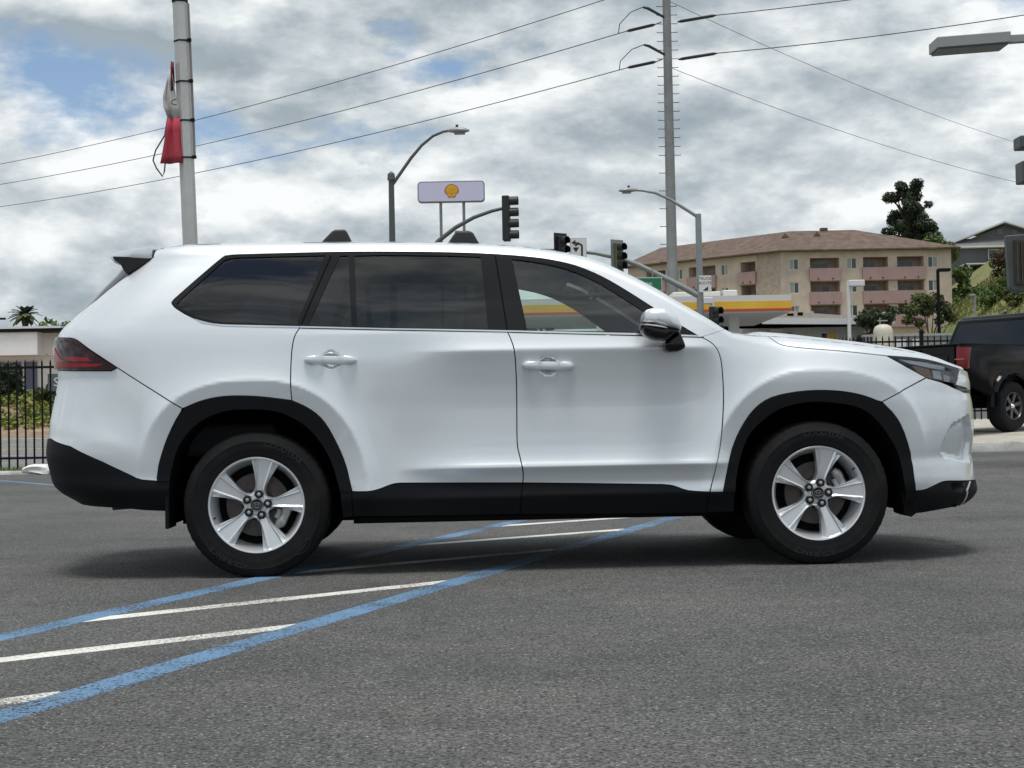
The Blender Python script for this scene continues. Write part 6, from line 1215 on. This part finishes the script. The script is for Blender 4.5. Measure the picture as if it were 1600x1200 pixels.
# ======================= black pickup on the pad =======================
TK = thing('pickup_truck', 'black pickup truck with red tail light parked on the raised pad', 'truck', (8.88, 25.97, .425), R(36))
M_BP = mat('black_paint', (.004, .004, .005), .12, spec=.18)
arc_ = lambda cx, r, a0, a1, n=14: [(cx+r*math.cos(R(a)), .44+r*math.sin(R(a))) for a in np.linspace(a0, a1, n)]
side = [(-2.66, .80), (-2.70, 1.10), (-2.70, 1.42), (-1.9, 1.43), (-.87, 1.42), (-.87, .56), (-.92, .52)]+arc_(-1.45, .53, 8, 172)+[(-2.0, .60)]
for sg in (-1, 1):
    q = MB(); q.prism(side, sg*.975, sg*.86); obj('bed_side', q, M_BP, TK, bevel=.018, bseg=2, smooth=40)
    q = MB(); V = []
    for a in np.linspace(-2, 182, 22):
        for r, y in ((.50, .965), (.53, 1.01), (.60, 1.01), (.625, .97)): V.append((-1.45+r*math.cos(R(a)), sg*y, .44+r*math.sin(R(a))))
    q.add(V, [(4*i+k, 4*i+k+1, 4*i+k+5, 4*i+k+4) for i in range(21) for k in range(3)]); obj('fender_flare', q, M_BP, TK, smooth=40)
    q = MB(); q.prism([(-2.735, 1.385), (-2.745, 1.06), (-2.70, 1.03), (-2.62, 1.04), (-2.605, 1.20), (-2.575, 1.33), (-2.55, 1.385)], sg*.99, sg*.82); tl_ = obj('tail_light', q, mat('truck_lamp_red', (.17, .006, .012), .2, spec=.4), TK, bevel=.015, bseg=2, smooth=40)
    q = MB(); q.prism([(-2.75, 1.20), (-2.75, 1.185), (-2.6, 1.185), (-2.6, 1.20)], sg*.97, sg*.80); obj('reflector_strip', q, mat('pink_strip', (.5, .2, .16), .4) if 'pink_strip' not in bpy.data.materials else bpy.data.materials['pink_strip'], tl_)
    q = MB(); q.bb(-2.72, -.87, sg*.92-.06, sg*.92+.06, 1.42, 1.455); obj('bed_rail', q, M_CLAD, TK, bevel=.01)
    q = MB(); q.prism([(-.85, .56), (.98, .56), (1.2, .56)]+arc_(1.85, .54, 170, 10)+[(2.45, .56), (2.66, .62), (2.70, .95), (2.62, 1.16), (1.45, 1.26), (-.85, 1.36)], sg*.975, sg*.80); obj('cab_side', q, M_BP, TK, bevel=.018, bseg=2, smooth=40)
    q = MB(); q.bb(-1.95, -1.93, sg*.95-.12, sg*.95+.02, .24, .66); obj('mud_flap', q, M_CLAD, TK)
    q = MB(); q.prism([(-.70, 1.40), (-.52, 1.84), (.02, 1.86), (.02, 1.38)], sg*.905, sg*.87); 
    q = MB(); q.bb(.95, 1.12, sg*1.0, sg*1.20, 1.28, 1.50); obj('wing_mirror', q, M_BP, TK, bevel=.03, bseg=2)
q = MB(); q.bb(-2.72, -2.63, -.78, .78, .80, 1.42); tg = obj('tailgate', q, M_BP, TK, bevel=.02, bseg=2)
q = MB(); q.bb(-2.735, -2.721, -.66, .66, .92, 1.28); obj('pressed_panel', q, M_BP, tg, bevel=.006); q = MB(); q.bb(-2.75, -2.62, -.80, .80, 1.42, 1.45); obj('tailgate_cap', q, M_CLAD, tg, bevel=.01); q = MB(); q.bb(-2.75, -2.736, -.12, .12, 1.30, 1.37); obj('handle', q, M_CLAD, tg)
q = MB(); q.prism([(-2.90, -.78), (-2.93, -.3), (-2.93, .3), (-2.90, .78), (-2.72, .98), (-2.60, .98), (-2.60, -.98), (-2.72, -.98)], .62, .84, (0, 2, 1)); obj('rear_bumper', q, mat('bumper_grey', (.11, .11, .115), .3, .6), TK, bevel=.02, bseg=2, smooth=40)
q = MB(); q.bb(-2.62, -.88, -.86, .86, .86, .92); q.bb(-.93, -.88, -.86, .86, .92, 1.40); obj('bed_floor', q, M_CLAD, TK)
q = MB(); q.bb(-2.4, 2.3, -.5, .5, .40, .62); obj('chassis', q, M_DARK, TK)
def frus(z0, z1, a, b, w0, w1): # a,b: (x0,x1) at z0 and z1
    v = [(a[0], -w0, z0), (a[1], -w0, z0), (a[1], w0, z0), (a[0], w0, z0), (b[0], -w1, z1), (b[1], -w1, z1), (b[1], w1, z1), (b[0], w1, z1)]
    return MB().add(v, [(0, 3, 2, 1), (4, 5, 6, 7), (0, 1, 5, 4), (1, 2, 6, 5), (2, 3, 7, 6), (3, 0, 4, 7)])
obj('cab', frus(1.30, 1.97, (-.86, 1.45), (-.60, .55), .93, .76), M_BP, TK, bevel=.05, bseg=3, smooth=50)
obj('cab_roof', frus(1.93, 2.03, (-.62, .58), (-.50, .42), .775, .70), M_BP, TK, bevel=.03, bseg=2, smooth=50)
def face_pane(pts, nm='window_pane', m=None): 
    a, b, c, d = [Vector(p) for p in pts]; n = (b-a).cross(c-a).normalized()*.008; q = MB(); q.add([a+n, b+n, c+n, d+n], [(0, 1, 2, 3)]); return obj(nm, q, m or M_TKG, TK, fix=False)
M_TKG = mat('truck_glass', (.004, .008, .016), .04, spec=.5)
pr_ = lambda x0, x1, y0, y1, t0, t1, f: None
def rearp(y, t): z = 1.30+.67*t; x = -.86+.26*t; w = .93-.17*t; return (x-.004, y*w, z)
face_pane([rearp(.88, .2), rearp(-.88, .2), rearp(-.86, .88), rearp(.86, .88)])
for sg in (-1, 1):
    def sp_(u, t): z = 1.30+.67*t; x0, x1 = -.86+.26*t, 1.45-.90*t; w = .93-.17*t; return (x0+(x1-x0)*u, sg*(w+.003), z)
    for u0, u1, v0, v1 in ((.08, .42, .10, .44), (.47, .90, .48, .84)):
        P4 = [sp_(u0, .14), sp_(u1, .14), sp_(v1, .86), sp_(v0, .86)]; face_pane(P4 if sg < 0 else P4[::-1])
face_pane([(1.40, -.86, 1.36), (1.40, .86, 1.36), (.64, .70, 1.92), (.64, -.70, 1.92)])
q = MB(); q.prism([(.9, 1.25), (1.5, 1.30), (2.45, 1.20), (2.66, 1.08), (2.66, .7), (.9, .7)], -.82, .82); obj('hood', q, M_BP, TK, bevel=.04, bseg=3, smooth=50)
q = MB(); q.bb(2.62, 2.78, -.92, .92, .55, .85); obj('front_bumper', q, M_CLAD, TK, bevel=.04, bseg=2)
for sg in (-1, 1): q = MB(); q.bb(2.60, 2.72, sg*.78-.16, sg*.78+.16, .90, 1.05); obj('headlight', q, M_REFL, TK, bevel=.02)
q = MB(); q.prism([(-.42, 2.02), (-.30, 2.08), (-.24, 2.085), (-.22, 2.02)], -.02, .02); obj('antenna_fin', q, M_BP, TK)
q = MB(); q.bb(-.1, .3, -.6, .6, 2.03, 2.055); obj('roof_rack', q, mat('rack_grey', (.35, .35, .36), .4, .3), TK, bevel=.01)
def tk_wheel(x, sg):
    q = MB(); q.lathe([(.215, sg*-.10), (.24, sg*.125), (.30, sg*.14), (.36, sg*.135), (.405, sg*.115), (.425, sg*.07), (.425, sg*-.07), (.40, sg*-.12), (.30, sg*-.13), (.22, sg*-.10)], 48)
    q.v = [(a*(1-.02*((int((math.degrees(math.atan2(c, a)) % 360)/7.5)) % 2 == 0 and math.hypot(a, c) > .40)), b, c*(1-.02*((int((math.degrees(math.atan2(c, a)) % 360)/7.5)) % 2 == 0 and math.hypot(a, c) > .40))) for a, b, c in q.v]
    w_ = MB(); w_.lathe([(.222, sg*.09), (.232, sg*.125), (.222, sg*.13), (.205, sg*.10), (.20, sg*-.05)], 40); w_.lathe([(.001, sg*.10), (.06, sg*.10), (.07, sg*.08)], 24)
    for k in range(6):
        A = R(60*k+15); c, s = math.cos(A), math.sin(A); w_.add([(r*c-u*s, sg*h, r*s+u*c) for r, h in ((.05, .095), (.21, .115)) for u in (-.03, .03)]+[(r*c-u*s, sg*(h-.04), r*s+u*c) for r, h in ((.05, .095), (.21, .115)) for u in (-.035, .035)], [(0, 1, 3, 2), (0, 2, 6, 4), (1, 5, 7, 3), (2, 3, 7, 6)])
    w = obj('wheel', w_, mat('gunmetal', (.10, .10, .105), .35, .7) if 'gunmetal' not in bpy.data.materials else bpy.data.materials['gunmetal'], TK, smooth=35); w.location = (x, sg*.84, .425)
    obj('tyre', q, M_RUB, w, smooth=40); q = MB(); q.lathe([(.001, sg*.0), (.20, sg*.0)], 30); obj('hub_plate', q, M_DARK, w); q = MB(); q.lathe([(.001, sg*.118), (.03, sg*.116), (.04, sg*.10)], 20); obj('hub_cap', q, M_CHROME, w, smooth=50)
for x in (-1.45, 1.85):
    for sg in (-1, 1): tk_wheel(x, sg)
